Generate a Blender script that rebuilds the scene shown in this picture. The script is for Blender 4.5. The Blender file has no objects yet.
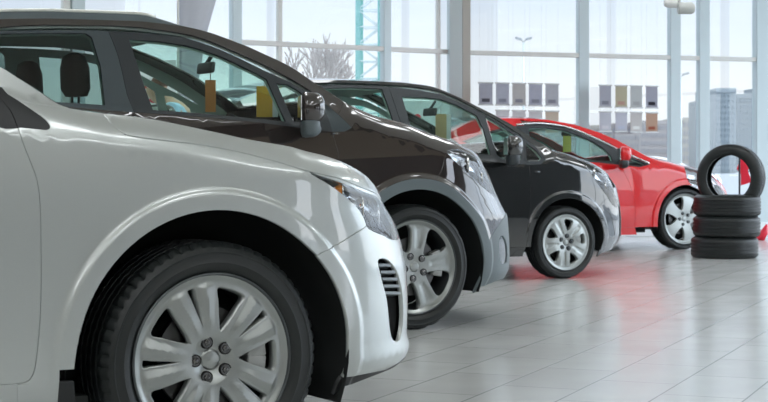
import bpy, bmesh, math, random
import numpy as np
from mathutils import Vector, Matrix, geometry
from mathutils.bvhtree import BVHTree
PI = math.pi
rnd = random.Random(7)
SC = bpy.context.scene
COL = SC.collection

# ------------------------------------------------------------------ camera
FPX, HZ, CAMZ = 1600.0, 163.0, 0.93          # focal length in pixels, horizon row, eye height
cam_d = bpy.data.cameras.new('camera')
cam = bpy.data.objects.new('camera', cam_d)
COL.objects.link(cam)
cam.location = (0, 0, CAMZ)
cam.rotation_euler = (PI / 2, 0, 0)
cam_d.sensor_width = 36.0
cam_d.lens = FPX / 768 * 36.0
cam_d.shift_y = -(201 - HZ) / 768
cam_d.clip_end = 2000
cam_d.dof.use_dof = True
cam_d.dof.focus_distance = 6.5
cam_d.dof.aperture_fstop = 11.0
SC.camera = cam
SC.view_settings.view_transform = 'Standard'
SC.view_settings.look = 'None'
SC.view_settings.gamma = 1
SC.view_settings.use_curve_mapping = False

def at(px, py, Y):
    return Vector(((px - 384) / FPX * Y, Y, CAMZ + (HZ - py) / FPX * Y))

# ------------------------------------------------------------------ materials
def new_mat(name):
    m = bpy.data.materials.new(name); m.use_nodes = True
    nt = m.node_tree
    return m, nt, nt.nodes['Principled BSDF']

def pmat(name, color, rough=0.5, metal=0.0, coat=0.0, spec=0.5, bump=None, noise=None, emit=None, estr=1.0, trans=0.0, ior=1.45, coat_rough=0.03):
    m, nt, b = new_mat(name)
    c = (*color, 1)
    b.inputs['Base Color'].default_value = c
    b.inputs['Roughness'].default_value = rough
    b.inputs['Metallic'].default_value = metal
    b.inputs['Coat Weight'].default_value = coat
    b.inputs['Coat Roughness'].default_value = coat_rough
    b.inputs['Specular IOR Level'].default_value = spec
    b.inputs['Transmission Weight'].default_value = trans
    b.inputs['IOR'].default_value = ior
    if emit:
        b.inputs['Emission Color'].default_value = (*emit, 1)
        b.inputs['Emission Strength'].default_value = estr
    tc = nt.nodes.new('ShaderNodeTexCoord')
    if noise:
        n = nt.nodes.new('ShaderNodeTexNoise'); n.inputs['Scale'].default_value = noise[0]
        n.inputs['Detail'].default_value = 4
        nt.links.new(tc.outputs['Object'], n.inputs['Vector'])
        mx = nt.nodes.new('ShaderNodeMix'); mx.data_type = 'RGBA'
        k = noise[1]
        mx.inputs[6].default_value = tuple(max(0, v * (1 - k)) for v in color) + (1,)
        mx.inputs[7].default_value = tuple(min(1, v * (1 + k)) for v in color) + (1,)
        nt.links.new(n.outputs['Fac'], mx.inputs[0])
        nt.links.new(mx.outputs[2], b.inputs['Base Color'])
    if bump:
        n = nt.nodes.new('ShaderNodeTexNoise'); n.inputs['Scale'].default_value = bump[0]
        nt.links.new(tc.outputs['Object'], n.inputs['Vector'])
        bp = nt.nodes.new('ShaderNodeBump'); bp.inputs['Strength'].default_value = bump[1]
        bp.inputs['Distance'].default_value = 0.002
        nt.links.new(n.outputs['Fac'], bp.inputs['Height'])
        nt.links.new(bp.outputs['Normal'], b.inputs['Normal'])
    return m

def glass_mat(name, tint, refl=0.08, rough=0.0):
    m = bpy.data.materials.new(name); m.use_nodes = True
    nt = m.node_tree; nt.nodes.clear()
    out = nt.nodes.new('ShaderNodeOutputMaterial')
    tr = nt.nodes.new('ShaderNodeBsdfTransparent'); tr.inputs['Color'].default_value = (*tint, 1)
    gl = nt.nodes.new('ShaderNodeBsdfGlossy'); gl.inputs['Roughness'].default_value = rough
    fr = nt.nodes.new('ShaderNodeLayerWeight'); fr.inputs['Blend'].default_value = .5
    pw = nt.nodes.new('ShaderNodeMath'); pw.operation = 'POWER'; pw.inputs[1].default_value = 5
    ml = nt.nodes.new('ShaderNodeMath'); ml.operation = 'MULTIPLY_ADD'; ml.inputs[1].default_value = 1 - refl; ml.inputs[2].default_value = refl
    cl = nt.nodes.new('ShaderNodeMath'); cl.operation = 'MINIMUM'; cl.inputs[1].default_value = 0.9
    nt.links.new(fr.outputs['Facing'], pw.inputs[0]); nt.links.new(pw.outputs[0], ml.inputs[0])
    mx = nt.nodes.new('ShaderNodeMixShader')
    nt.links.new(ml.outputs[0], cl.inputs[0])
    nt.links.new(cl.outputs[0], mx.inputs[0]); nt.links.new(tr.outputs[0], mx.inputs[1]); nt.links.new(gl.outputs[0], mx.inputs[2])
    nt.links.new(mx.outputs[0], out.inputs[0])
    return m

def paint(name, color, metal=0.55, rough=0.38, flake=0.0, cior=1.6):
    m, nt, b = new_mat(name)
    b.inputs['Metallic'].default_value = metal
    b.inputs['Roughness'].default_value = rough
    b.inputs['Specular IOR Level'].default_value = .15
    b.inputs['Coat Weight'].default_value = 1.0
    b.inputs['Coat Roughness'].default_value = 0.015
    b.inputs['Coat IOR'].default_value = cior
    b.inputs['Base Color'].default_value = (*color, 1)
    tc = nt.nodes.new('ShaderNodeTexCoord')
    n = nt.nodes.new('ShaderNodeTexNoise'); n.inputs['Scale'].default_value = 900
    nt.links.new(tc.outputs['Object'], n.inputs['Vector'])
    mx = nt.nodes.new('ShaderNodeMix'); mx.data_type = 'RGBA'
    mx.inputs[6].default_value = tuple(v * .93 for v in color) + (1,)
    mx.inputs[7].default_value = tuple(min(1, v * 1.07) for v in color) + (1,)
    nt.links.new(n.outputs['Fac'], mx.inputs[0]); nt.links.new(mx.outputs[2], b.inputs['Base Color'])
    return m

M = {}
M['silver'] = paint('silver_paint', (.47, .50, .49), .6, .36)
M['brown'] = paint('brown_paint', (.022, .015, .013), .0, .35, cior=1.95)
M['black'] = paint('black_paint', (.004, .0055, .006), .0, .3, cior=1.95)
M['red'] = paint('red_paint', (.70, .006, .010), .0, .4)
M['white'] = paint('white_paint', (.8, .8, .8), 0, .4)
M['blackplastic'] = pmat('black_plastic', (.018, .020, .021), .45, bump=(400, .1))
M['trim'] = pmat('black_trim', (.030, .037, .041), .45)
M['pillar'] = pmat('satin_pillar_foil', (.060, .078, .086), .35)
M['greyplastic'] = pmat('grey_plastic', (.125, .155, .165), .42, bump=(500, .08))
M['liner'] = pmat('arch_liner', (.010, .012, .012), .8, noise=(8, .4))
M['void'] = pmat('dark_void', (.006, .006, .006), .9)
M['rubber'] = pmat('tyre_rubber', (.014, .017, .017), .42, bump=(300, .25), noise=(6, .25))
M['rim'] = pmat('rim_silver', (.33, .35, .34), .34, .75, coat=.25)
M['rimdark'] = pmat('rim_barrel', (.10, .11, .115), .4, .7)
M['slat'] = pmat('grille_slat_grey', (.16, .18, .19), .35, .4)
M['satin'] = pmat('satin_strip', (.75, .76, .70), .3, .5)
M['disc'] = pmat('brake_disc', (.10, .10, .10), .35, 1)
M['caliper'] = pmat('caliper', (.35, .36, .35), .5, .6)
M['nut'] = pmat('lug_nut', (.15, .15, .15), .25, 1)
M['chrome'] = pmat('chrome', (.75, .76, .75), .12, 1)
M['glass'] = glass_mat('car_glass', (.72, .88, .83), .045)
M['tint'] = glass_mat('tinted_glass', (.34, .43, .41), .045)
M['lens'] = glass_mat('lamp_lens', (.93, .95, .97), .08)
M['reflector'] = pmat('lamp_reflector', (.80, .82, .84), .10, 1)
M['lampblack'] = pmat('lamp_bezel', (.66, .69, .73), .22, .8)
M['fogdark'] = pmat('fog_lamp_glass', (.10, .11, .12), .12, .5)
M['amber'] = pmat('amber_lens', (.8, .28, .05), .2)
M['interior'] = pmat('interior_plastic', (.030, .036, .036), .6)
M['headliner'] = pmat('headliner', (.52, .62, .57), .85)
M['fabric'] = pmat('seat_fabric', (.020, .023, .025), .85, bump=(250, .4))
def paper(name, color):
    m, nt, b = new_mat(name); b.inputs['Base Color'].default_value = (*color, 1); b.inputs['Roughness'].default_value = .7
    tc = nt.nodes.new('ShaderNodeTexCoord'); n = nt.nodes.new('ShaderNodeTexNoise'); n.inputs['Scale'].default_value = 30; nt.links.new(tc.outputs['Object'], n.inputs['Vector'])
    mx = nt.nodes.new('ShaderNodeMix'); mx.data_type = 'RGBA'; mx.inputs[6].default_value = tuple(v * .85 for v in color) + (1,); mx.inputs[7].default_value = (*color, 1); nt.links.new(n.outputs['Fac'], mx.inputs[0]); nt.links.new(mx.outputs[2], b.inputs['Base Color'])
    tl = nt.nodes.new('ShaderNodeBsdfTranslucent'); nt.links.new(mx.outputs[2], tl.inputs[0]); ms = nt.nodes.new('ShaderNodeMixShader'); ms.inputs[0].default_value = .5
    nt.links.new(b.outputs[0], ms.inputs[1]); nt.links.new(tl.outputs[0], ms.inputs[2]); nt.links.new(ms.outputs[0], nt.nodes['Material Output'].inputs[0]); return m
M['orange_tag'] = paper('orange_paper', (1.0, .56, .24))
M['yellow_tag'] = paper('yellow_paper', (.95, .64, .12))

# ------------------------------------------------------------------ object helpers
def link(name, me, mat=None, parent=None, smooth=None):
    o = bpy.data.objects.new(name, me); COL.objects.link(o)
    if mat is not None:
        for mm in (mat if isinstance(mat, (list, tuple)) else [mat]):
            me.materials.append(mm)
    if parent is not None: o.parent = parent
    if smooth is not None:
        me.polygons.foreach_set('use_smooth', [smooth] * len(me.polygons))
    return o

def tag(o, label=None, cat=None, group=None, kind=None):
    if label: o['label'] = label
    if cat: o['category'] = cat
    if group: o['group'] = group
    if kind: o['kind'] = kind
    return o

def empty(name, loc=(0, 0, 0), rz=0.0, parent=None):
    o = bpy.data.objects.new(name, None); COL.objects.link(o)
    o.empty_display_size = .1
    o.location = loc; o.rotation_euler = (0, 0, rz)
    if parent is not None: o.parent = parent
    return o

def mesh(name, verts, faces, mat=None, parent=None, smooth=False, normals=None):
    me = bpy.data.meshes.new(name)
    me.from_pydata([tuple(v) for v in verts], [], [tuple(f) for f in faces]); me.update()
    o = link(name, me, mat, parent, smooth)
    if normals is not None:
        me.normals_split_custom_set_from_vertices([tuple(n) for n in normals])
    return o

class MB:
    def __init__(s): s.v = []; s.f = []
    def add(s, vs, fs):
        k = len(s.v); s.v += [tuple(v) for v in vs]; s.f += [tuple(i + k for i in f) for f in fs]; return s
    def box(s, x0, x1, y0, y1, z0, z1):
        vs = [(x, y, z) for x in (x0, x1) for y in (y0, y1) for z in (z0, z1)]
        return s.add(vs, [(0, 1, 3, 2), (4, 6, 7, 5), (0, 4, 5, 1), (2, 3, 7, 6), (0, 2, 6, 4), (1, 5, 7, 3)])
    def obox(s, c, ax, ay, az):
        c, ax, ay, az = map(Vector, (c, ax, ay, az))
        vs = [c + ax * i + ay * j + az * k for i in (-.5, .5) for j in (-.5, .5) for k in (-.5, .5)]
        return s.add(vs, [(0, 1, 3, 2), (4, 6, 7, 5), (0, 4, 5, 1), (2, 3, 7, 6), (0, 2, 6, 4), (1, 5, 7, 3)])
    def tube(s, pts, r, n=8, cap=True):
        pts = [Vector(p) for p in pts]; rs = r if isinstance(r, (list, tuple)) else [r] * len(pts)
        vs = []; fs = []; a = None
        for i, p in enumerate(pts):
            t = (pts[min(i + 1, len(pts) - 1)] - pts[max(i - 1, 0)]).normalized()
            if a is None: a = t.orthogonal().normalized()
            a = (a - t * a.dot(t)).normalized(); b = t.cross(a)
            for k in range(n):
                q = 2 * PI * k / n; vs.append(p + (a * math.cos(q) + b * math.sin(q)) * rs[i])
        for i in range(len(pts) - 1):
            for k in range(n):
                k2 = (k + 1) % n; fs.append((i * n + k, i * n + k2, (i + 1) * n + k2, (i + 1) * n + k))
        if cap: fs.append(tuple(range(n))[::-1]); fs.append(tuple(range((len(pts) - 1) * n, len(pts) * n)))
        return s.add(vs, fs)
    def lathe(s, prof, n=48, axis='y', c=(0, 0, 0), rfun=None, closed=False):
        vs = []; fs = []; m = len(prof)
        for k in range(n):
            q = 2 * PI * k / n; cq, sq = math.cos(q), math.sin(q)
            for i, (r, h) in enumerate(prof):
                if rfun: r, h = rfun(k, i, r, h)
                if axis == 'y': vs.append((c[0] + r * cq, c[1] + h, c[2] + r * sq))
                elif axis == 'z': vs.append((c[0] + r * cq, c[1] + r * sq, c[2] + h))
                else: vs.append((c[0] + h, c[1] + r * cq, c[2] + r * sq))
        for k in range(n):
            k2 = (k + 1) % n
            for i in range(m if closed else m - 1):
                j = (i + 1) % m
                fs.append((k * m + i, k * m + j, k2 * m + j, k2 * m + i))
        return s.add(vs, fs)
    def build(s, name, mat, parent=None, smooth=False, bevel=0, sub=0, seg=2, autosm=None, fix=True):
        me = bpy.data.meshes.new(name); me.from_pydata(s.v, [], s.f); me.update()
        bm = bmesh.new(); bm.from_mesh(me)
        if fix: bmesh.ops.recalc_face_normals(bm, faces=bm.faces)
        if bevel: bmesh.ops.bevel(bm, geom=list(bm.edges), offset=bevel, segments=seg, profile=.5, affect='EDGES')
        if autosm is not None:
            for e in bm.edges:
                e.smooth = not (len(e.link_faces) == 2 and e.calc_face_angle(0) > autosm)
        bm.to_mesh(me); bm.free()
        o = link(name, me, mat, parent, smooth or autosm is not None)
        if sub:
            md = o.modifiers.new('sub', 'SUBSURF'); md.levels = sub; md.render_levels = sub
        return o

def catmull(pts, closed=False, n=6):
    P = [np.array(p, float) for p in pts]; out = []; m = len(P)
    rng = m if closed else m - 1
    for i in range(rng):
        if closed: p0, p1, p2, p3 = P[(i - 1) % m], P[i], P[(i + 1) % m], P[(i + 2) % m]
        else: p0, p1, p2, p3 = P[max(i - 1, 0)], P[i], P[i + 1], P[min(i + 2, m - 1)]
        for k in range(n):
            t = k / n
            out.append(.5 * ((2 * p1) + (p2 - p0) * t + (2 * p0 - 5 * p1 + 4 * p2 - p3) * t * t + (3 * p1 - 3 * p2 + p3 - p0) * t ** 3))
    if not closed: out.append(P[-1])
    return out

# ------------------------------------------------------------------ 2-D partition of a surface
def seg_dist(P, segs):
    d = np.full(len(P), 1e9)
    for a, b in segs:
        ab = b - a; L = ab @ ab
        t = np.clip(((P - a) @ ab) / max(L, 1e-12), 0, 1)
        q = a + t[:, None] * ab
        d = np.minimum(d, np.hypot(*(P - q).T))
    return d

class Partition:
    """lines: list of (polyline Nx2, closed, gap). Splits the plane along them into regions."""
    def __init__(s, lines, spacing, box, fine=None):
        V = []; E = []; G = []; segs = []
        for pl, closed, gap in lines:
            k = len(V); n = len(pl)
            V += [Vector((float(p[0]), float(p[1]))) for p in pl]
            for i in range(n if closed else n - 1):
                E.append((k + i, k + (i + 1) % n)); G.append(gap)
                segs.append((np.array(pl[i], float), np.array(pl[(i + 1) % n], float)))
        x0, x1, z0, z1 = box
        gx = [x0]
        while gx[-1] < x1: gx.append(gx[-1] + (spacing(gx[-1]) if callable(spacing) else spacing))
        pts = []
        for i, x in enumerate(gx):
            sp = spacing(x) if callable(spacing) else spacing
            z = z0 + (sp * .5 if i % 2 else 0)
            while z < z1: pts.append((x, z)); z += sp
        if fine: pts += fine
        P = np.array(pts); d = seg_dist(P, segs)
        sp = np.array([spacing(x) if callable(spacing) else spacing for x in P[:, 0]])
        P = P[d > sp * .4]
        V += [Vector((float(a), float(b))) for a, b in P]
        ov, oe, of, _, oeo, _ = geometry.delaunay_2d_cdt(V, E, [], 0, 1e-5)
        s.P = np.array([(v.x, v.y) for v in ov]); s.F = [tuple(f) for f in of]
        s.gap = {}
        for (a, b), org in zip(oe, oeo):
            gs = [G[i] for i in org if i < len(G)]
            if gs and max(gs) >= 0: s.gap[(min(a, b), max(a, b))] = max(gs)
        s.ef = {}
        for fi, f in enumerate(s.F):
            for i in range(len(f)):
                a, b = f[i], f[(i + 1) % len(f)]
                s.ef.setdefault((min(a, b), max(a, b)), []).append(fi)
        tri = np.array([[f[0], f[1], f[2]] for f in s.F])
        s.A, s.B, s.C = s.P[tri[:, 0]], s.P[tri[:, 1]], s.P[tri[:, 2]]
    def find(s, p):
        p = np.array(p, float)
        def cr(a, b): return (b[:, 0] - a[:, 0]) * (p[1] - a[:, 1]) - (b[:, 1] - a[:, 1]) * (p[0] - a[:, 0])
        c1, c2, c3 = cr(s.A, s.B), cr(s.B, s.C), cr(s.C, s.A)
        ok = np.where(((c1 >= 0) & (c2 >= 0) & (c3 >= 0)) | ((c1 <= 0) & (c2 <= 0) & (c3 <= 0)))[0]
        return int(ok[0]) if len(ok) else None
    def region(s, seeds):
        out = set()
        for sd in seeds:
            f0 = s.find(sd)
            if f0 is None: continue
            st = [f0]
            while st:
                f = st.pop()
                if f in out: continue
                out.add(f); ff = s.F[f]
                for i in range(len(ff)):
                    e = (min(ff[i], ff[(i + 1) % len(ff)]), max(ff[i], ff[(i + 1) % len(ff)]))
                    if e in s.gap: continue
                    for g in s.ef[e]:
                        if g not in out: st.append(g)
        return out
    def panel(s, faces, smap, depth=.015, lift=0.0, gapscale=1.0, bev=.0012, shrink=0.0):
        """smap(P Nx2) -> pos Nx3, nrm Nx3. Returns verts, faces, normals."""
        idx = sorted({v for f in faces for v in s.F[f]}); m = {v: i for i, v in enumerate(idx)}
        P = s.P[idx].copy(); be = {}
        for f in faces:
            ff = s.F[f]
            for i in range(len(ff)):
                a, b = ff[i], ff[(i + 1) % len(ff)]; e = (min(a, b), max(a, b))
                if sum(g in faces for g in s.ef[e]) == 1: be[(m[a], m[b])] = s.gap.get(e, 0)
        # orientation: CDT faces are CCW
        inw = np.zeros_like(P); mg = np.zeros(len(P)); cnt = {}
        for (a, b), g in be.items():
            d = P[b] - P[a]; L = np.hypot(*d)
            if L < 1e-9: continue
            nn = np.array([-d[1], d[0]]) / L
            for q in (a, b): inw[q] += nn; mg[q] = max(mg[q], g)
        ln = np.hypot(*inw.T); ok = ln > 1e-6
        inw[ok] /= ln[ok][:, None]
        P2 = P + inw * ((mg * gapscale + shrink) * (ln > 1e-6))[:, None]
        pos, nrm = smap(P2); pos = pos + nrm * lift
        V = [tuple(p) for p in pos]; N = [tuple(n) for n in nrm]
        F = [tuple(m[v] for v in s.F[f]) for f in faces]
        if depth > 0:
            bv = sorted({a for e in be for a in e})
            bi = np.array(bv, int)
            posO, _ = smap(P2[bi] - inw[bi] * bev)
            outd = posO + nrm[bi] * lift - pos[bi]
            l = np.linalg.norm(outd, axis=1); outd = outd / np.maximum(l, 1e-9)[:, None]
            p1 = pos[bi] + outd * bev - nrm[bi] * bev
            p2 = p1 - nrm[bi] * depth
            n1 = nrm[bi] + outd; n1 /= np.maximum(np.linalg.norm(n1, axis=1), 1e-9)[:, None]
            k = len(V); h = len(bv); r = {v: i for i, v in enumerate(bv)}
            V += [tuple(p) for p in p1]; N += [tuple(n) for n in n1]
            V += [tuple(p) for p in p2]; N += [tuple(n) for n in outd]
            for a, b in be:
                ia, ib = k + r[a], k + r[b]
                F.append((b, a, ia, ib)); F.append((ib, ia, ia + h, ib + h))
        return V, F, N

SC.view_settings.exposure = 0.30
# ------------------------------------------------------------------ car body surface
def sstep(a, b, x):
    t = np.clip((np.asarray(x, float) - a) / (b - a), 0, 1); return t * t * (3 - 2 * t)

def plan_table(n, k=400):
    t = np.linspace(0, PI / 2, 4000)
    X = np.sin(t) ** (2 / n); Y = np.cos(t) ** (2 / n)
    # arc length in a box of real proportion ~ 1:1
    s = np.concatenate([[0], np.cumsum(np.hypot(np.diff(X), np.diff(Y)))]); L = s[-1]
    q = np.linspace(0, L, k)
    return q / L, np.interp(q, s, X), np.interp(q, s, Y)

class Body:
    def __init__(s, O, phi, W, xc, Lc, n=2.6, N=None, xr=-2.6, Lr=.95, tail=-3.25, R=.10, face=.015,
                 cowl=-.3, theta=.30, rear_n=3.2, tuck=.05, flare=None, belly=.02, ledge=.028):
        s.O = Vector(O); s.phi = math.radians(phi); s.W = W; s.xc = xc; s.Lc = Lc
        s.T1 = plan_table(n); s.T2 = plan_table(rear_n)
        s.xr = xr; s.Lr = Lr; s.tail = tail; s.R = R; s.cowl = cowl; s.theta = theta; s.tuck = tuck; s.flare = flare; s.belly = belly; s.ledge = ledge
        s.Fd = Vector((math.cos(s.phi), math.sin(s.phi), 0)); s.Ld = Vector((-math.sin(s.phi), math.cos(s.phi), 0))
        s.C0 = Vector((O[0], O[1], 0)) + s.Ld * (W - face)
        s.C0n = np.array(s.C0); s.Fn = np.array(s.Fd); s.Ln = np.array(s.Ld)
        s.N = N or [(0, .85), (1.2, .85)]
        s.zs = [(-5, 9.0), (5, 9.0)]; s.top = [(-5, 9.), (5, 9.)]
        s.umax = xc + Lc; s.umin = xr - Lr
    def f(s, tab, x):
        a = np.array(tab); return np.interp(x, a[:, 0], a[:, 1])
    def side(s, u, z):
        """half width ignoring plan curve"""
        W = s.W - s.belly * ((z - .62) / .4) ** 2 * (z > .62) * (z < 2) - s.tuck * (np.clip((.50 - z) / .3, 0, 1.3)) ** 2
        zs = s.f(s.zs, u); h = np.maximum(z - zs, 0)
        base = s.W - s.belly * ((np.minimum(z, zs) - .62) / .4) ** 2 * (z > .62) - s.tuck * (np.clip((.50 - z) / .3, 0, 1.3)) ** 2
        R = s.R; q = np.clip(h / R, 0, .96)
        hood = R * (1 - np.sqrt(1 - q * q)) + np.maximum(h - .96 * R, 0) * s.theta
        gh = s.ledge * (1 - np.exp(-h / .02)) + s.theta * h + .10 * h * h
        b = sstep(s.cowl - .30, s.cowl + .12, u)
        y = base - (hood * b + gh * (1 - b))
        if s.flare:
            cx, cz, ra, wd, am = s.flare
            r = np.hypot(u - cx, z - cz)
            y = y + am * (1 - sstep(ra + wd * .75, ra + wd * 1.25, r))
        return y
    def S(s, P):
        u = P[:, 0]; z = P[:, 1]
        N = s.f(s.N, z)
        sf = np.clip((u - s.xc) / s.Lc, 0, 1); sr = np.clip((s.xr - u) / s.Lr, 0, 1)
        cx = np.interp(sf, s.T1[0], s.T1[1]); cy = np.interp(sf, s.T1[0], s.T1[2])
        rx = np.interp(sr, s.T2[0], s.T2[1]); ry = np.interp(sr, s.T2[0], s.T2[2])
        x = np.where(u > s.xc, s.xc + (N - s.xc) * cx, np.where(u < s.xr, s.xr + (s.tail - s.xr) * rx, u))
        y = s.side(u, z) * cy * ry
        return np.stack([x, -y, z], 1)
    def map(s, P):
        P = np.asarray(P, float); e = 2e-3
        p = s.S(P)
        du = s.S(P + [e, 0]) - s.S(P - [e, 0]); dz = s.S(P + [0, e]) - s.S(P - [0, e])
        n = np.cross(du, dz); n /= np.maximum(np.linalg.norm(n, axis=1), 1e-12)[:, None]
        return p, n
    def world(s, p): return s.C0n + p[:, :1] * s.Fn + p[:, 1:2] * s.Ln + p[:, 2:3] * np.array([0, 0, 1.])
    def px(s, p):
        w = s.world(p); return np.stack([384 + FPX * w[:, 0] / w[:, 1], HZ - FPX * (w[:, 2] - CAMZ) / w[:, 1]], 1)
    def inv(s, px, py, inset=0.0):
        """(u,z) whose surface point shows at this place from the eye"""
        def g(q):
            p = s.S(np.array([q])); p[:, 1] += inset; return s.px(p)[0]
        # start: plane y=-(W-inset)
        best = None
        for u0 in (-1.5, -.6, 0, .5, .9):
            q = np.array([u0, .7]); lam = 1e-3
            r = g(q) - (px, py); er = r @ r
            for _ in range(60):
                e = 1e-4
                J = np.stack([(g(q + [e, 0]) - g(q)) / e, (g(q + [0, e]) - g(q)) / e], 1)
                A = J.T @ J; d = np.linalg.solve(A + lam * np.diag(np.diag(A) + 1e-3), -J.T @ r)
                d = np.clip(d, -.3, .3); q2 = q + d
                q2[0] = np.clip(q2[0], s.umin + .01, s.umax - .01); q2[1] = np.clip(q2[1], 0.05, 2.2)
                r2 = g(q2) - (px, py); e2 = r2 @ r2
                if e2 < er: q, r, er = q2, r2, e2; lam = max(lam * .3, 1e-9)
                else: lam *= 5
                if er < 1e-4 or lam > 1e8: break
            if best is None or er < best[0] - 1e-3: best = (er, q)
            if er < 1e-4: break
        return tuple(best[1])
    def plane(s, px, py, y):
        """local (x, z) where the sight line through this place meets the lengthwise plane at y"""
        d = np.array([(px - 384) / FPX, 1.0, (HZ - py) / FPX]); c = np.array([0, 0, CAMZ]) - s.C0n
        t = (y - c @ s.Ln) / (d @ s.Ln); q = c + d * t
        return float(q @ s.Fn), float(q[2])
    def fit_nose(s, trace):
        """nose-centre x for each height, so that the outline runs where the tape measured it"""
        res = []
        for (px, py) in trace:
            lo, hi = s.xc + .15, s.xc + 1.6
            for _ in range(30):
                mid = (lo + hi) / 2; s.N = [(0, mid), (3, mid)]
                u = np.linspace(s.xc, s.umax - .02, 240); z = np.full_like(u, .6)
                for _ in range(6):
                    p = s.S(np.stack([u, z], 1)); w = s.world(p)
                    z = CAMZ + (HZ - py) * w[:, 1] / FPX
                p = s.S(np.stack([u, z], 1)); q = s.px(p)[:, 0]; k = int(np.argmax(q))
                if q[k] < px: lo = mid
                else: hi = mid
            res.append((float(z[k]), mid))
        res.sort(); s.N = [(0, res[0][1])] + res + [(3, res[-1][1])]
        return s.N

def mirror(V, F, N):
    return ([(v[0], -v[1], v[2]) for v in V], [tuple(reversed(f)) for f in F], [(n[0], -n[1], n[2]) for n in N])

def arc(cx, cz, r, a0, a1, n=48, rz=None):
    rz = rz or r
    return [(cx + r * math.cos(math.radians(a0 + (a1 - a0) * i / n)), cz + rz * math.sin(math.radians(a0 + (a1 - a0) * i / n))) for i in range(n + 1)]

def add_panels(body, root, part, table, both=True):
    """table: name, material, seeds, options. Makes the right-hand panel and its left-hand twin."""
    made = {}
    for (name, mat, seeds, opt) in table:
        faces = part.region(seeds)
        if not faces: print('no region', name, seeds); continue
        V, F, N = part.panel(faces, body.map, opt.get('depth', .014), opt.get('lift', 0), opt.get('gs', 1), opt.get('bev', .0012), opt.get('shrink', 0))
        par = made[opt['under']][0] if 'under' in opt else root
        par2 = made[opt['under']][-1] if 'under' in opt else root
        o = mesh(name, V, F, mat, par, True, N); lst = [o]
        if 'label' in opt: o['label'] = opt['label']
        if both:
            o2 = mesh(name, *mirror(V, F, N)[:2], mat, par2, True, mirror(V, F, N)[2]); lst.append(o2)
            if 'label' in opt: o2['label'] = opt['label']
        made[opt.get('id', name)] = lst
        if opt.get('kind'): 
            for q in lst: q['kind'] = opt['kind']
    for key in [q[3].get('id', q[0]) for q in table]: pass
    for (name, mat, seeds, opt) in table:
        if name in ('door_frame', 'roof_side', 'pillar'):
            faces = part.region(seeds)
            V, F, N = part.panel(faces, body.map, 0, -.03, 1, shrink=-.006)
            mesh('pillar_trim', V, F, M['headliner'], root, True, N); a, b, c = mirror(V, F, N); mesh('pillar_trim', a, b, M['headliner'], root, True, c)
    return made

def top_surface(body, root, segs, bow, crown):
    """segs: name, material, u0, u1, kmax, n, options; the skin between the two body sides"""
    bt = np.array(bow); ct = np.array(crown)
    for (name, mat, u0, u1, k0, n, opt) in segs:
        us = np.linspace(u0, u1, n); ks = np.linspace(-k0, k0, 25)
        def pt(u, k):
            z = body.f(body.top, u)
            p = body.S(np.stack([u, z], 1)); yy = np.abs(p[:, 1])
            c = np.interp(u, ct[:, 0], ct[:, 1]) * (yy / body.W); b = np.interp(u, bt[:, 0], bt[:, 1])
            g = 1 - np.abs(k) ** 2.2
            return np.stack([p[:, 0] + b * g, k * yy, z + c * g], 1)
        U, K = np.meshgrid(us, ks, indexing='ij'); U = U.ravel(); K = K.ravel()
        P = pt(U, K); e = 4e-3
        n_ = np.cross(pt(U + e, K) - pt(U - e, K), pt(U, np.clip(K + e, -1, 1)) - pt(U, np.clip(K - e, -1, 1)))
        n_ /= np.maximum(np.linalg.norm(n_, axis=1), 1e-12)[:, None]
        P = P + n_ * opt.get('lift', 0)
        m = len(ks); F = []
        for i in range(n - 1):
            for j in range(m - 1):
                a = i * m + j; F.append((a, a + m, a + m + 1, a + 1))
        if 'hole' in opt:      # frame: only the rim of the panel
            hu, hk = opt['hole']
            F = [f for f in F if not (hu < (f[0] // m) < n - 2 - hu and hk <= (f[0] % m) < m - 1 - hk)]
        V = [tuple(p) for p in P]; NN = [tuple(q) for q in n_]
        if opt.get('th'):
            V += [tuple(p - q * opt['th']) for p, q in zip(P, n_)]; NN += [tuple(-q) for q in n_]
            k = n * m; F2 = [tuple(reversed([i + k for i in f])) for f in F]
            be = {}
            for f in F:
                for i in range(4):
                    a, b = f[i], f[(i + 1) % 4]
                    if (b, a) in be: del be[(b, a)]
                    else: be[(a, b)] = 1
            F = F + F2 + [(b, a, a + k, b + k) for a, b in be]
        mesh(name, V, F, mat, root, True, NN)
        if name == 'roof': mesh('headliner', [tuple(p - q * .05) for p, q in zip(P, n_)], F[:(n - 1) * (m - 1)], M['headliner'], root, True)

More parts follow.
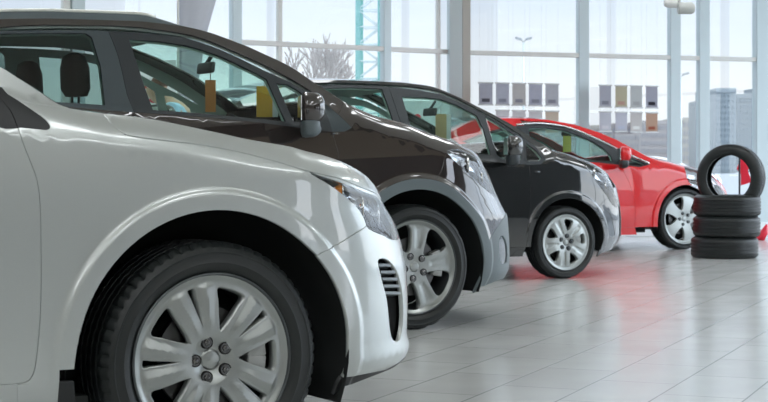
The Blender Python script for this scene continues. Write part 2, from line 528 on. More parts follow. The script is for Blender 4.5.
# ------------------------------------------------------------------ wheels
def tyre_mesh(R, r, w, n=120, detail=True):
    """axis y, outboard face towards -y at y=0, width w"""
    prof = [(r - .012, .018), (r + .004, .012), (r + .012, .004), (r + (R - r) * .30, -.003), (r + (R - r) * .34, -.0045), (r + (R - r) * .37, -.003), (r + (R - r) * .62, -.002), (r + (R - r) * .64, -.0035), (r + (R - r) * .67, -.0035), (r + (R - r) * .69, -.001), (r + (R - r) * .80, .003)]
    sh = [(R - .012, .012), (R - .004, .022)]
    tread = []
    gw = .005
    y0 = .026; y1 = w - .026; ng = 4
    tread.append((R - .001, y0))
    for g in range(ng):
        yc = y0 + (y1 - y0) * (g + .75) / (ng + .5)
        tread += [(R, yc - gw), (R - .008, yc - gw + .001), (R - .008, yc + gw - .001), (R, yc + gw)]
    tread.append((R - .001, y1))
    back = [(a, w - b) for a, b in reversed(prof + sh)]
    full = prof + sh + tread + back
    ns, nt, nb = len(prof), len(sh) + len(prof), len(prof) + len(sh) + len(tread)
    def rf(k, i, rr, h):
        if detail:
            ph = k % 4
            if ns <= i < nt + 1 and ph == 0: rr -= .006
            if nb - 1 <= i < nb + 2 and ph == 2: rr -= .006
            if nt + 1 <= i < nb - 1 and ph == (0 if h < w / 2 else 2): rr -= .002
        return rr, h
    mb = MB(); mb.lathe(full, n, 'y', rfun=rf)
    return mb

def rim_face(parent, Rr, holes, dish, mat, depth=.03, sp=.011, name='rim'):
    lines = [([(Rr * math.cos(t), Rr * math.sin(t)) for t in np.linspace(0, 2 * PI, 97)[:-1]], True, 0.0)]
    for pts in holes: lines.append((pts, True, .0006))
    pt = Partition(lines, sp, (-Rr, Rr, -Rr, Rr))
    def sm(P):
        def y(P):
            r = np.hypot(P[:, 0], P[:, 1]); a = np.arctan2(P[:, 1], P[:, 0]); return dish(r, a)
        e = 1e-3; y0 = y(P); px = (y(P + [e, 0]) - y(P - [e, 0])) / (2 * e); pz = (y(P + [0, e]) - y(P - [0, e])) / (2 * e)
        n = np.stack([px, -np.ones_like(px), pz], 1); n /= np.linalg.norm(n, axis=1)[:, None]
        return np.stack([P[:, 0], y0, P[:, 1]], 1), n
    # seed: ring right at the rim edge
    faces = pt.region([(Rr * .985 * math.cos(1.0), Rr * .985 * math.sin(1.0))])
    V, F, N = pt.panel(faces, sm, depth, 0, 1, .0035)
    return mesh(name, V, F, mat, parent, True, N)

def wheel_shape(tc, prof, rot=0):
    """closed outline of an opening; prof = (radius, half width) from hub outwards"""
    L = []; 
    for r, h in prof: L.append((r, h))
    pts = [(r, h) for r, h in L] + [(r, -h) for r, h in reversed(L) if abs(h) > 1e-6]
    if abs(L[0][1]) < 1e-6: pts = pts
    pts = catmull(pts, True, 6)
    c, s_ = math.cos(tc), math.sin(tc)
    return [(r * c - h * s_, r * s_ + h * c) for r, h in pts]

def make_wheel(root, x, y, R, Rr, w, style, side=-1, steer=0.0, detail=True):
    """rim is the part, everything else hangs on it"""
    holes = []; nuts = []; Q = Rr
    if style == 'split':
        for k in range(5):
            a = math.radians(72 * k + 72)
            holes.append(wheel_shape(a, [(.33 * Q, .0), (.42 * Q, .055 * Q), (.55 * Q, .105 * Q), (.68 * Q, .150 * Q), (.79 * Q, .195 * Q), (.845 * Q, .165 * Q), (.86 * Q, .05 * Q)]))
            b = math.radians(72 * k + 36)
            holes.append(wheel_shape(b, [(.42 * Q, .010 * Q), (.60 * Q, .030 * Q), (.76 * Q, .044 * Q), (.875 * Q, .050 * Q)]))
            nuts.append(b)
        def dish(r, a):
            q = r / Q; ph = np.abs(((np.degrees(a) - 36 + 36) % 72) - 36)     # 0 on the pair axis
            crest = (1 - np.clip(np.abs(ph - 12.5) / 8, 0, 1)) * .008 * sstep(.3, .6, q) * (1 - sstep(.85, .93, q))
            lug = -.0
            return .026 - .012 * np.sin(np.clip(q, 0, 1) * PI) - crest - .014 * sstep(.90, 1.0, q) + .012 * (1 - sstep(.12, .30, q))
        nr, rn, cap = .215 * Q, .0125, .135 * Q
    elif style == 'five':
        for k in range(5):
            a = math.radians(72 * k + 44)
            holes.append(wheel_shape(a, [(.34 * Q, .045 * Q), (.45 * Q, .13 * Q), (.60 * Q, .215 * Q), (.76 * Q, .29 * Q), (.86 * Q, .27 * Q), (.91 * Q, .12 * Q)]))
            nuts.append(a + .0)
        def dish(r, a):
            q = r / Q; ph = np.abs(((np.degrees(a) - 8 + 36) % 72) - 36)
            gro = .006 * (1 - sstep(2, 13, ph)) * sstep(.35, .45, q) * (1 - sstep(.8, .9, q))
            return .036 - .012 * np.sin(np.clip(q, 0, 1) * PI) + gro - .026 * sstep(.88, 1.0, q)
        nr, rn, cap = .25 * Q, .013, .12 * Q
    elif style == 'trim':
        for k in range(5):
            a = math.radians(72 * k + 9)
            holes.append(wheel_shape(a, [(.42 * Q, .03 * Q), (.52 * Q, .10 * Q), (.64 * Q, .165 * Q), (.76 * Q, .20 * Q), (.83 * Q, .17 * Q), (.86 * Q, .07 * Q)]))
            nuts.append(a)
        def dish(r, a):
            q = r / Q; ph = np.abs(((np.degrees(a) - 45 + 36) % 72) - 36)
            gro = .006 * (1 - sstep(3, 9, ph)) * sstep(.28, .4, q) * (1 - sstep(.75, .9, q))
            return .020 - .020 * np.sin(np.clip(q, 0, 1) * PI * .9) + gro - .010 * sstep(.90, 1.0, q)
        nr, rn, cap = .24 * Q, .012, .12 * Q
    else:
        for k in range(5):
            a = math.radians(72 * k + 110)
            holes.append(wheel_shape(a, [(.36 * Q, .04 * Q), (.48 * Q, .13 * Q), (.64 * Q, .21 * Q), (.80 * Q, .24 * Q), (.88 * Q, .16 * Q)]))
            nuts.append(a)
        def dish(r, a):
            q = r / Q
            return .030 - .014 * np.sin(np.clip(q, 0, 1) * PI) - .022 * sstep(.90, 1.0, q)
        nr, rn, cap = .23 * Q, .012, .12 * Q
    ax = bpy.data.objects.new('wheel', None)
    bpy.data.objects.remove(ax)
    rim = rim_face(root, Rr, holes, dish, M['rim'], depth=.034, name='wheel', sp=.0065 if detail else .012)
    rim.location = (x, side * y, R); rim.rotation_euler = (0, 0, steer if side < 0 else steer + PI)
    mb = tyre_mesh(R, Rr + .004, w, 240 if detail else 96, True)
    mb.build('tyre', M['rubber'], rim, smooth=False, autosm=math.radians(32), fix=False)
    MB().lathe([(Rr + .006, .010), (Rr + .002, .003), (Rr - .001, .006), (Rr - .006, .024), (Rr - .020, .05), (Rr - .022, w * .6), (Rr - .03, w * .9)], 72).build('rim_barrel', M['rimdark'], rim, True, fix=False)
    MB().lathe([(.001, .085), (.06, .085), (.065, .068), (Rr * .62, .068), (Rr * .62, .085), (.001, .09)], 48).build('brake_disc', M['disc'], rim, autosm=.6)
    MB().lathe([(Rr - .03, w * .93), (.02, w * .95)], 32).build('dust_shield', M['liner'], rim, True)
    cb = MB(); a0 = math.radians(-8 if style == 'split' else 5)
    for k in range(3):
        a = a0 + (k - 1) * .28; c = Vector((math.cos(a), 0, math.sin(a)))
        cb.obox(c * Rr * .62 + Vector((0, .055, 0)), c * .062, Vector((0, .045, 0)), Vector((-c.z, 0, c.x)) * .052)
    cb.build('brake_caliper', M['caliper'], rim, True, bevel=.006)
    y0 = float(dish(np.array([.05 * Q]), np.array([0.]))[0])
    MB().lathe([(.0005, y0 - .007), (cap * .7, y0 - .0065), (cap * .93, y0 - .004), (cap, y0 + .004)], 40).build('hub_cap', M['rim'], rim, True, fix=False)
    for b in nuts:
        c = (nr * math.cos(b), 0, nr * math.sin(b)); yn = float(dish(np.array([nr]), np.array([b]))[0])
        pk = MB().lathe([(rn * 1.55, yn + .004), (rn * 1.5, yn - .006), (rn * 1.25, yn - .0055)], 20, c=c)
        pk.build('lug_socket', M['void'], rim, False)
        pk2 = MB().lathe([(rn * 1.3, yn - .0052), (.0004, yn - .0052)], 20, c=c).lathe([(rn * .78, yn - .0052), (rn * .78, yn - .009), (rn * .5, yn - .012), (.0004, yn - .0125)], 6, c=c)
        pk2.build('lug_nut', M['nut'] if style in ('split', 'five') else M['rimdark'], rim, False)
    return rim

def wheel_well(root, x, yo, R, depth=.27, name='wheel_arch_liner', side=-1):
    mb = MB(); n = 28; vs = []; fs = []
    for i in range(n + 1):
        a = PI * (-.12 + 1.24 * i / n)
        for yy in (yo, yo - depth): vs.append((x + R * math.cos(a), side * yy, .36 + R * math.sin(a)))
    for i in range(n): fs.append((2 * i, 2 * i + 1, 2 * i + 3, 2 * i + 2))
    k = len(vs); vs.append((x, side * (yo - depth), .36))
    for i in range(n): fs.append((2 * i + 1, k, 2 * i + 3))
    mb.add(vs, fs).build(name, M['liner'], root, True, fix=False)

# ------------------------------------------------------------------ interior
def seat(root, x, y, k=1.0, base=.30, name='front_seat'):
    mb = MB(); mb.box(-.26, .26, -.25, .25, 0, .16)
    s = mb.build(name, M['fabric'], root, True, bevel=.05, seg=3); s.location = (x, y, base); s.scale = (k,) * 3
    vs = []; ps = [(-.20, .10, .24, .10), (-.27, .30, .25, .11), (-.33, .50, .24, .10), (-.38, .66, .17, .08)]
    b = MB(); m = 12
    for (px, pz, w, t) in ps:
        for i in range(m):
            a = 2 * PI * i / m
            b.v.append((px + t * math.copysign(abs(math.cos(a)) ** .6, math.cos(a)), w * math.copysign(abs(math.sin(a)) ** .6, math.sin(a)), pz))
    for j in range(3):
        for i in range(m): b.f.append((j * m + i, j * m + (i + 1) % m, (j + 1) * m + (i + 1) % m, (j + 1) * m + i))
    b.f.append(tuple(range(m))[::-1]); b.f.append(tuple(range(3 * m, 4 * m)))
    b.build('seat_back', M['fabric'], s, True, sub=1)
    h = MB(); hs = [(-.38, .70, .10, .045), (-.385, .74, .135, .06), (-.39, .85, .13, .06), (-.395, .91, .10, .045), (-.395, .925, .05, .02)]
    for (px, pz, w, t) in hs:
        for i in range(m):
            a = 2 * PI * i / m
            h.v.append((px + t * math.cos(a), w * math.copysign(abs(math.sin(a)) ** .7, math.sin(a)), pz))
    for j in range(4):
        for i in range(m): h.f.append((j * m + i, j * m + (i + 1) % m, (j + 1) * m + (i + 1) % m, (j + 1) * m + i))
    h.f.append(tuple(range(m))[::-1]); h.f.append(tuple(range(4 * m, 5 * m)))
    h.tube([(-.385, -.05, .60), (-.385, -.05, .74)], .007); h.tube([(-.385, .05, .60), (-.385, .05, .74)], .007)
    h.build('headrest', M['fabric'], s, True)
    return s

def interior(root, W, cowl, zbelt, xs_front, xs_rear, base, wheel_left=True, k=1.0):
    wi = W - .13
    fl = MB(); fl.box(xs_rear - .5, cowl + .2, -wi, wi, .22, .26); fl.box(xs_rear - .55, xs_rear - .5, -wi, wi, .22, zbelt)
    fl.build('cabin_floor', M['interior'], root)
    d = MB(); vs = []; m = 9
    prof = [(cowl + .12, zbelt - .5), (cowl - .42, zbelt - .45), (cowl - .46, zbelt - .12), (cowl - .38, zbelt + .0), (cowl - .1, zbelt + .015), (cowl + .2, zbelt - .04)]
    for j in range(m):
        y = -wi + 2 * wi * j / (m - 1); bump = .03 * math.exp(-((y - .37) / .22) ** 2)
        for (x, z) in prof: d.v.append((x, y, z + (bump if z > zbelt - .05 else 0)))
    n = len(prof)
    for j in range(m - 1):
        for i in range(n - 1): d.f.append((j * n + i, j * n + i + 1, (j + 1) * n + i + 1, (j + 1) * n + i))
    d.build('dashboard', M['interior'], root, True)
    for sy in (-.37, .37): seat(root, xs_front, sy, k, base)
    for sy in (-.42, 0, .42): seat(root, xs_rear, sy, k, base, 'rear_seat')
    sw = MB(); c = Vector((cowl - .62, .37, zbelt - .04)); ax = Vector((.85, 0, -.5)).normalized(); up = Vector((.5, 0, .85)).normalized()
    pts = [c + (up * math.cos(t) + Vector((0, 1, 0)) * math.sin(t)) * .185 for t in np.linspace(0, 2 * PI, 33)]
    sw.tube(pts, .015, 8, False)
    sw.tube([c + Vector((0, -.18, 0)), c + ax * .02, c + Vector((0, .18, 0))], .016, 6); sw.tube([c - up * .18, c + ax * .02], .016, 6)
    sw.tube([c, c + ax * .35], .03, 8)
    sw.build('steering_wheel', M['interior'], root, True)

def inner_mirror(root, p, tagged=None):
    x, y, z = p
    o = MB().obox((0, 0, 0), (.03, 0, .0), (0, .20, 0), (0.008, 0, .065)).build('rear_view_mirror', M['interior'], root, True, bevel=.012, seg=3); o.location = p
    MB().tube([(0, 0, .02), (.05, 0, .09)], .012).build('mirror_stalk', M['interior'], o, True)
    return o

def door_mirror(root, p, side, cap, low, s=1.0, low_h=.10, label=None):
    """p: centre of the head. head = glossy cap shell over a dark body, foot below"""
    x, y, z = p
    def shell(sc, zc, zr, hx, mat, nm, par, zmin=-9, zmax=9):
        b = MB(); m = 20; rows = 9
        for j in range(rows):
            f = -PI / 2 + PI * j / (rows - 1)
            for i in range(m):
                a = 2 * PI * i / m
                e = .55
                cx = math.copysign(abs(math.cos(f)) ** e, 1) if abs(math.cos(f)) > 1e-6 else 0
                X = hx * cx * math.copysign(abs(math.cos(a)) ** .8, math.cos(a)) * (1.0 if math.cos(a) > 0 else .35)
                Y = .115 * sc * cx * math.copysign(abs(math.sin(a)) ** .7, math.sin(a))
                Z = zr * math.copysign(abs(math.sin(f)) ** .75, math.sin(f)) + zc
                b.v.append((X, Y, Z))
        for j in range(rows - 1):
            for i in range(m): b.f.append((j * m + i, j * m + (i + 1) % m, (j + 1) * m + (i + 1) % m, (j + 1) * m + i))
        b.f.append(tuple(range(m))[::-1]); b.f.append(tuple(range((rows - 1) * m, rows * m)))
        return b.build(nm, mat, par, True)
    o = shell(1.0, .02, .085, .10, cap, 'door_mirror', root); o.location = p; o.scale = (s,) * 3
    o.rotation_euler = (0, 0, side * .40)
    lo = shell(.86, -.075, low_h * .6, .075, low, 'mirror_foot', o)
    g = MB().box(-.036, -.030, -.095, .095, -.045, .085).build('mirror_glass', M['chrome'], o, bevel=.002)
    MB().tube([(.03, 0, -.06), (.06, -side * .10, -.09), (.06, -side * .17, -.09)], [.04, .032, .03], 10).build('mirror_arm', low, o, True)
    if label: o['label'] = label
    return o

def underbody(root, xa, xb, W, wheelbase, zt=.5):
    mb = MB()
    mb.box(-wheelbase + .42, -.46, -W + .10, W - .10, .19, zt)
    mb.box(-.47, .47, -W + .32, W - .32, .22, zt)
    mb.box(-wheelbase - .47, -wheelbase + .47, -W + .32, W - .32, .22, zt)
    mb.box(.46, xb - .12, -W + .30, W - .30, .20, zt)
    mb.box(xa + .15, -wheelbase - .46, -W + .20, W - .20, .22, zt)
    mb.build('underbody', M['void'], root)
# ------------------------------------------------------------------ a whole car from its measurements
def build_car(sp):
    B = Body(**sp['body']); wb = sp['wheelbase']
    root = empty(sp['name'], tuple(B.C0), B.phi)
    tag(root, sp['label'], 'car', sp.get('group'))
    if sp.get('nose'): B.fit_nose(sp['nose'])
    # belt line, hood edge, roof line in metres
    belt = [B.inv(*p) for p in sp['belt_px']] if 'belt_px' in sp else []
    belt = sorted(sp.get('belt_uz', []) + belt)
    R = B.R
    hoodT = [B.inv(p[0], p[1], R * .62) for p in sp['hood_px']]
    hoodT = sorted(hoodT + sp['hood_uz'])
    if 'hood_fix' in sp: hoodT = [(u, z + float(np.interp(u, [a for a, _ in sp['hood_fix']], [b for _, b in sp['hood_fix']]))) for u, z in hoodT]
    ucow = hoodT[0][0]
    B.zs = [(u, z) for u, z in belt if u < ucow - .12] + [(u, z - .93 * R) for u, z in hoodT]
    B.zs.sort()
    roofT = [B.inv(*p) for p in sp['roof_px']]
    roofT = sorted(sp.get('roof_uz', []) + roofT)
    top = [t for t in roofT if t[0] < ucow - .01] + hoodT
    top.sort()
    tu = np.array(top)
    # smooth the roof/hood outline a little
    g = np.arange(B.umin, B.umax + 1e-6, .01)
    tz = np.interp(g, tu[:, 0], tu[:, 1])
    ker = np.exp(-np.linspace(-2, 2, 9) ** 2); ker /= ker.sum()
    tz = np.convolve(np.pad(tz, 4, 'edge'), ker, 'valid')
    B.top = list(zip(g.tolist(), tz.tolist()))
    zz = np.array(B.zs); zg = np.interp(g, zz[:, 0], zz[:, 1]); zg = np.convolve(np.pad(zg, 4, 'edge'), ker, 'valid')
    B.zs = list(zip(g.tolist(), zg.tolist()))
    if sp.get('debug'):
        for nm, t in (('belt', belt), ('hood', hoodT), ('roof', roofT), ('nose', B.N)): print(sp['name'], nm, [(round(a, 3), round(b, 3)) for a, b in t])
    extra_l = []
    def uz(pts, kind):
        if kind == 'px': return [(p[1:] if p[0] == 'm' else B.inv(*p)) for p in pts]
        return [(p[1:] if p[0] == 'm' else p) for p in pts]
    lines = [([(u, z) for u, z in B.top[::3]] + [(B.umax, B.top[-1][1])], False, 0.0)]
    lines.append(([(B.umin, .1), (B.umin, 2.2)], False, 0.0)); lines.append(([(B.umax, .1), (B.umax, 2.2)], False, 0.0))
    for pts, kind, closed, gap, smooth, *more in sp['lines']:
        q = uz(pts, kind)
        if smooth: q = catmull(q, closed, smooth)
        lines.append((q, closed, gap))
        if more:
            k = max(q, key=lambda a: a[0]); extra_l.append(([(k[0] - .004, k[1]), (k[0] - .004, k[1] + 1)], False, .001))
    lines += extra_l
    if sp['body'].get('flare'):
        cx, cz, ra, wd, am = sp['body']['flare']
        for rr in (ra + wd * .75, ra + wd, ra + wd * 1.25): lines.append((arc(cx, cz, rr, -30, 210, 90), False, -1))
    def spacing(x): return sp.get('sp', .026) if x > sp.get('coarse', -1.6) else .06
    if sp.get('debug'):
        for l, (q, _, _) in zip(sp['lines'], lines[3:]):
            if l[1] == 'px': print('  line', l[0][0], (round(float(q[0][0]), 3), round(float(q[0][1]), 3)), '...', l[0][-1], (round(float(q[-1][0]), 3), round(float(q[-1][1]), 3)))
    part = Partition(lines, spacing, (B.umin, B.umax, .1, 1.75))
    tb = []
    for name, mat, seeds, opt in sp['panels']:
        ss = [(B.inv(s[1], s[2]) if s[0] == 'px' else s) for s in seeds]
        tb.append((name, mat, ss, opt))
    chk = {}
    for n_, m_, ss, o_ in tb:
        r_ = frozenset(part.region(ss))
        for k_ in chk:
            if r_ & k_: print('LEAK', sp['name'], n_, '=', chk[k_])
        chk[r_] = n_
    made = add_panels(B, root, part, tb, True)
    # dark inner skin that closes the view through the gaps
    il = [l for l, kd in zip(lines[3:], sp['lines']) if kd[0] is sp['bottom']] 
    ra = sp['arch'][2]
    L2 = [([(u, B.f(B.zs, u) - .01) for u in np.linspace(B.umin, B.umax, 80)], False, 0), lines[1], lines[2], ([(B.umin - .1, .27), (B.umax + .1, .27)], False, 0)]
    for cx in (0, -wb): L2.append((arc(cx, sp['arch'][1], ra + .02, -40, 220, 40), False, 0))
    p2 = Partition(L2, .08, (B.umin, B.umax, .2, 1.3))
    for seed in ((-wb / 2, .5), (B.umin + .2, .5), (B.umax - .15, .5)):
        faces = p2.region([seed]); V, F, N = p2.panel(faces, B.map, 0, -.024)
        mesh('inner_panel', V, F, M['void'], root, True, N); a, b, c = mirror(V, F, N); mesh('inner_panel', a, b, M['void'], root, True, c)
    top_surface(B, root, sp['tops'](B), sp['bow'], sp['crown'])
    underbody(root, B.tail, B.xc + .2, B.W, wb)
    for cx in (0, -wb):
        for sd in (-1, 1): wheel_well(root, cx, B.W - .02, sp['arch'][2] + .02, side=sd)
    w = sp['wheel']
    for cx in (0, -wb):
        for sd in (-1, 1):
            make_wheel(root, cx, B.W - .015, w['R'], w['Rr'], w['w'], w['style'], sd, 0, detail=sp.get('fine', False) and cx == 0 and sd < 0)
    sp['extra'](B, root, made)
    return B, root
# ------------------------------------------------------------------ silver saloon, nearest
WB = 2.69
bottom_s = [(-3.7, .25), (-.6, .25), (-.42, .24), (-.36, .20), (.40, .20), (.46, .235), (2.2, .235)]
archS = arc(0, .352, .442, -40, 220, 60)
silver = dict(
    name='silver_saloon_car', label='silver saloon car nearest the viewer, cut off by the left edge',
    body=dict(O=(-.496, 4.70), phi=32, W=.905, xc=.22, Lc=1.15, n=2.5, R=.12, cowl=-.45, theta=.36, tail=-3.62, xr=-3.0, Lr=.9, flare=(0, .352, .442, .055, .012), tuck=.05, ledge=.008),
    wheelbase=WB, arch=(0, .352, .442), sp=.022, fine=True,
    nose=[(384.6, 203), (389.3, 212.7), (395, 223.6), (401.7, 244), (406, 264), (407.2, 285), (407.7, 309), (407, 332), (410, 345.5), (407, 357), (397, 365)],
    belt_px=[(10, 131)], belt_uz=[(-3.9, 1.02), (-2.6, 1.06), (-1.5, 1.03), (-.9, 1.02)],
    hood_px=[(101, 112.4), (137, 116), (164, 120.6), (200, 128.3), (222, 133), (243, 138), (266, 142), (290, 146), (304, 151), (320, 155), (339, 162), (355, 170), (366, 178), (377, 191)],
    hood_uz=[(1.25, .76), (1.40, .755)],
    roof_px=[(0, 66), (17, 78), (35, 89), (50, 99.5), (62, 107), (72, 109)], roof_uz=[(-3.92, .95), (-3.3, 1.02), (-2.95, 1.08), (-2.5, 1.28), (-2.1, 1.41), (-1.6, 1.455), (-1.35, 1.43), (-1.1, 1.34)],
    hood_fix=[(-.4, -.004), (.3, -.002), (.5, .003), (.8, 0)],
    bottom=bottom_s,
    lines=[
        (bottom_s, 'uz', False, 0, 0), (archS, 'uz', False, .0, 0), (arc(-WB, .352, .40, -40, 220, 30), 'uz', False, 0, 0),
        # bonnet edge, door edge, sill, bumper seam
        ([('m', -.34, 1.13), (97, 108), (101, 112.4), (112, 124), (123, 133), (137, 137), (165, 140.5), (200, 144.5), (240, 152), (275, 161), (300, 168.8), (320, 174), (337.6, 178), (353, 183.7), (365.8, 189), (377, 194), (386, 199), ('m', 1.0, .772), ('m', 1.2, .742), ('m', 1.5, .735)], 'px', False, .0024, 4),
        ([(49, 130), (80, 133), (110, 134.5), (125, 134)], 'px', False, .0012, 3),
        ([('m', -1.62, 1.40), ('m', -1.35, 1.372), ('m', -1.08, 1.285), ('m', -.82, 1.19), (-4, 90), (0, 97), (12, 112), (22, 140), (31, 163), (37, 180), (40, 203), (41, 240), (41, 300), (38.5, 340), (35, 368), (31, 378), (25, 382.5), (12, 384.5), (0, 385), ('m', -.9, .325), ('m', -1.62, .325)], 'px', False, .0024, 4),
        ([(-1.60, .325), (-1.60, 1.5)], 'uz', False, .002, 0), ([(-2.45, .325), (-1.59, .325)], 'uz', False, .002, 0),
        ([(-2.45, .325), (-2.28, .55), (-2.42, .95), (-2.5, 1.4)], 'uz', False, .002, 0),
        ([(0, 385), (30, 384), (62, 382), (82, 381)], 'px', False, .0014, 0), ([(17.5, 383), (17.5, 420)], 'px', False, .0014, 0),
        ([('m', -.478, .19), (59.5, 370), (77, 369), (84, 369)], 'px', False, .0006, 0),
        ([(300, 262), (313.6, 257), (325, 251.5), (340, 243), (355, 233.5), (364, 228), ('m', .60, .75)], 'px', False, .0022, 3),
        # lamp
        ([(309, 172.5), (323, 176.5), (337, 181), (352, 187), (365, 192.5), (377, 197), (388, 205), (396, 222), (400, 238), (392, 239.5), (385, 236), (369, 229), (364, 218), (357, 207), (346, 197), (330, 185)], 'px', True, .0016, 3),
        ([(.70, .78), (.70, .86)], 'uz', False, .001, 0),
        # corner grille
        ([(378, 261), (386, 259), (394, 266), (400, 280), (403.2, 300), (403.2, 325), (400, 340), (393, 340), (389.5, 325), (387, 300), (382, 280)], 'px', True, .001, 3),
        # bumper lip and centre grilles
        ([(325, 381), (335, 378.5), (360, 375.5), (385, 370.5), (399, 363), (404, 358), ('m', 1.0, .285), ('m', 1.5, .285)], 'px', False, .002, 0),
        ([(1.18, .40), (1.45, .40)], 'uz', False, .001, 0), ([(1.18, .52), (1.45, .52)], 'uz', False, .001, 0), ([(1.18, .40), (1.18, .52)], 'uz', False, .001, 0),
        ([(1.22, .58), (1.45, .58)], 'uz', False, .001, 0), ([(1.22, .72), (1.45, .72)], 'uz', False, .001, 0), ([(1.22, .58), (1.22, .72)], 'uz', False, .001, 0),
        # sail panel, front door window, rear door window
        ([(-2, 86), (8, 93), (20, 100.6), (42, 116), (49, 123), (50.5, 127.5), (47, 130), (40, 129.5), (20, 127.5), (-6, 125.5)], 'px', True, .0008, 2),
        ([(20, 100.6), (30, 102.5), (42, 104.5), (58, 106.5), (64, 107), ('m', -.38, 1.14)], 'px', False, .0016, 0),
        ([(-.86, 1.03), (-.90, 1.10), (-1.12, 1.21), (-1.35, 1.30), (-1.56, 1.335), (-1.57, 1.04)], 'uz', True, .001, 0),
        ([(-1.66, 1.05), (-1.66, 1.34), (-2.0, 1.33), (-2.30, 1.22), (-2.36, 1.07)], 'uz', True, .001, 0),
    ],
    panels=[
        ('front_fender', M['silver'], [('px', 150, 200), ('px', 54, 392), ('px', 120, 133.5)], {}),
        ('bonnet_side', M['silver'], [('px', 180, 132)], {}),
        ('pillar', M['silver'], [('px', 20, 90)], {}),
        ('front_door', M['silver'], [('px', 20, 250)], {}),
        ('rear_door', M['silver'], [(-2.0, .6)], {}), ('rear_quarter_panel', M['silver'], [(-3.3, .6)], {}),
        ('sill', M['silver'], [(-1.0, .255), ('px', 10, 395)], {}),
        ('mud_flap', M['blackplastic'], [('px', 68, 385)], dict(lift=.004)),
        ('bumper', M['silver'], [('px', 350, 300)], {}),
        ('headlight', M['lens'], [('px', 370, 215)], dict(depth=.01)),
        ('bumper_lip', M['blackplastic'], [('px', 355, 382)], dict(lift=-.004)),
        ('sail_panel', M['blackplastic'], [('px', 30, 122)], dict(lift=-.003)),
        ('sail_panel', M['blackplastic'], [('px', 2, 118)], dict(lift=-.003)),
        ('door_window', M['tint'], [(-1.3, 1.15)], dict(lift=-.006, depth=.004)), ('rear_window', M['tint'], [(-2.0, 1.15)], dict(lift=-.006, depth=.004)),
    ],
    bow=[(-4, -.1), (-2.6, -.05), (-2, 0), (-1.0, .10), (-.5, .16), (.4, .08), (1.0, 0), (2, 0)],
    crown=[(-4, .02), (-2, .06), (-.5, .025), (.3, .02), (1.1, .02), (1.4, 0)],
    tops=lambda B: [('bonnet', M['silver'], -.33, B.umax - .005, 1, 70, {}), ('windscreen', M['glass'], -1.30, -.38, .92, 30, {}), ('pillar_frit', M['silver'], -1.34, -.32, 1, 30, dict(hole=(0, 2), th=.02)),
                    ('roof', M['silver'], -2.35, -1.34, 1, 30, dict(th=.02)), ('boot_lid', M['silver'], B.umin + .003, -2.9, 1, 20, {}), ('back_window', M['tint'], -2.9, -2.35, .9, 12, {}), ('roof_frame', M['silver'], -2.92, -2.33, 1, 12, dict(hole=(0, 2), th=.02))],
    wheel=dict(R=.35, Rr=.252, w=.225, style='split'),
)
def curved_box(B, pts, depth, name, mat, par, back=0.05):
    pass

def lamp_guts(B, root, lens, pts_px, bowls, back=.07):
    """bowl reflectors and a bezel behind the lens"""
    for j, ls in enumerate(lens):
        sgn = -1 if j == 0 else 1
        me = ls.data
        # back shell: the lens outline pushed inwards
        co = np.array([v.co for v in me.vertices]); nn = len(co)
        V = []; F = []
        F = [tuple(p.vertices) for p in me.polygons]
        cen = co.mean(0)
        V = [tuple(c * .985 + cen * .015 + np.array([-back * .45, -sgn * back * .45, 0])) for c in co]
        mesh('lamp_housing', V, F, M['lampblack'], ls, True)
        for (px, py, r, dp, mat) in bowls:
            p, n = B.map(np.array([B.inv(px, py)])); p, n = p[0].copy(), n[0].copy()
            if sgn > 0: p[1] *= -1; n[1] *= -1
            ax = Vector((.93, .35 * sgn, 0)).normalized()
            c = Vector(p) - Vector(n) * .022 - ax * .0
            mb = MB(); u = ax.orthogonal().normalized(); v = ax.cross(u)
            prof = [(r, 0), (r * .97, -.004), (r * .8, -.014), (r * .5, -.026), (r * .2, -.032), (.001, -.033)]
            vs = []; m = 24
            for k in range(m):
                q = 2 * PI * k / m
                for rr, h in prof: vs.append(c + (u * math.cos(q) + v * math.sin(q)) * rr + ax * h)
            L = len(prof); fs = []
            for k in range(m):
                for i in range(L - 1): fs.append((k * L + i, k * L + i + 1, ((k + 1) % m) * L + i + 1, ((k + 1) % m) * L + i))
            mb.add(vs, fs).build('lamp_bowl', mat, ls, True)
            mb2 = MB(); mb2.tube([c + (u * math.cos(q) + v * math.sin(q)) * r for q in np.linspace(0, 2 * PI, 25)], .003, 6, False); mb2.build('lamp_ring', M['chrome'], ls, True)

def slats(B, root, frame_px, n, mat, name, back=.02):
    """horizontal blades inside an opening, frame_px: list of (py, px_left, px_right)"""
    for sgn in (-1, 1):
        for (py, xl, xr) in frame_px:
            rows = []
            for t in np.linspace(0, 1, 7):
                u, z = B.inv(xl + (xr - xl) * t, py)
                p, nn = B.map(np.array([[u, z]])); rows.append((p[0], nn[0]))
            vs = []; fs = []
            for (p, nn) in rows:
                for (o, dz) in ((-.004, .0045), (-.004, -.0045), (-back, -.0045 - .006), (-back, .0045 - .006)):
                    q = p + nn * o + np.array([0, 0, dz]); vs.append((q[0], q[1] * (1 if sgn < 0 else -1), q[2]))
            for i in range(len(rows) - 1):
                for k in range(4): fs.append((i * 4 + k, i * 4 + (k + 1) % 4, (i + 1) * 4 + (k + 1) % 4, (i + 1) * 4 + k))
            fs += [(0, 1, 2, 3), tuple(range(len(rows) * 4 - 4, len(rows) * 4))[::-1]]
            MB().add(vs, fs).build(name, mat, root)

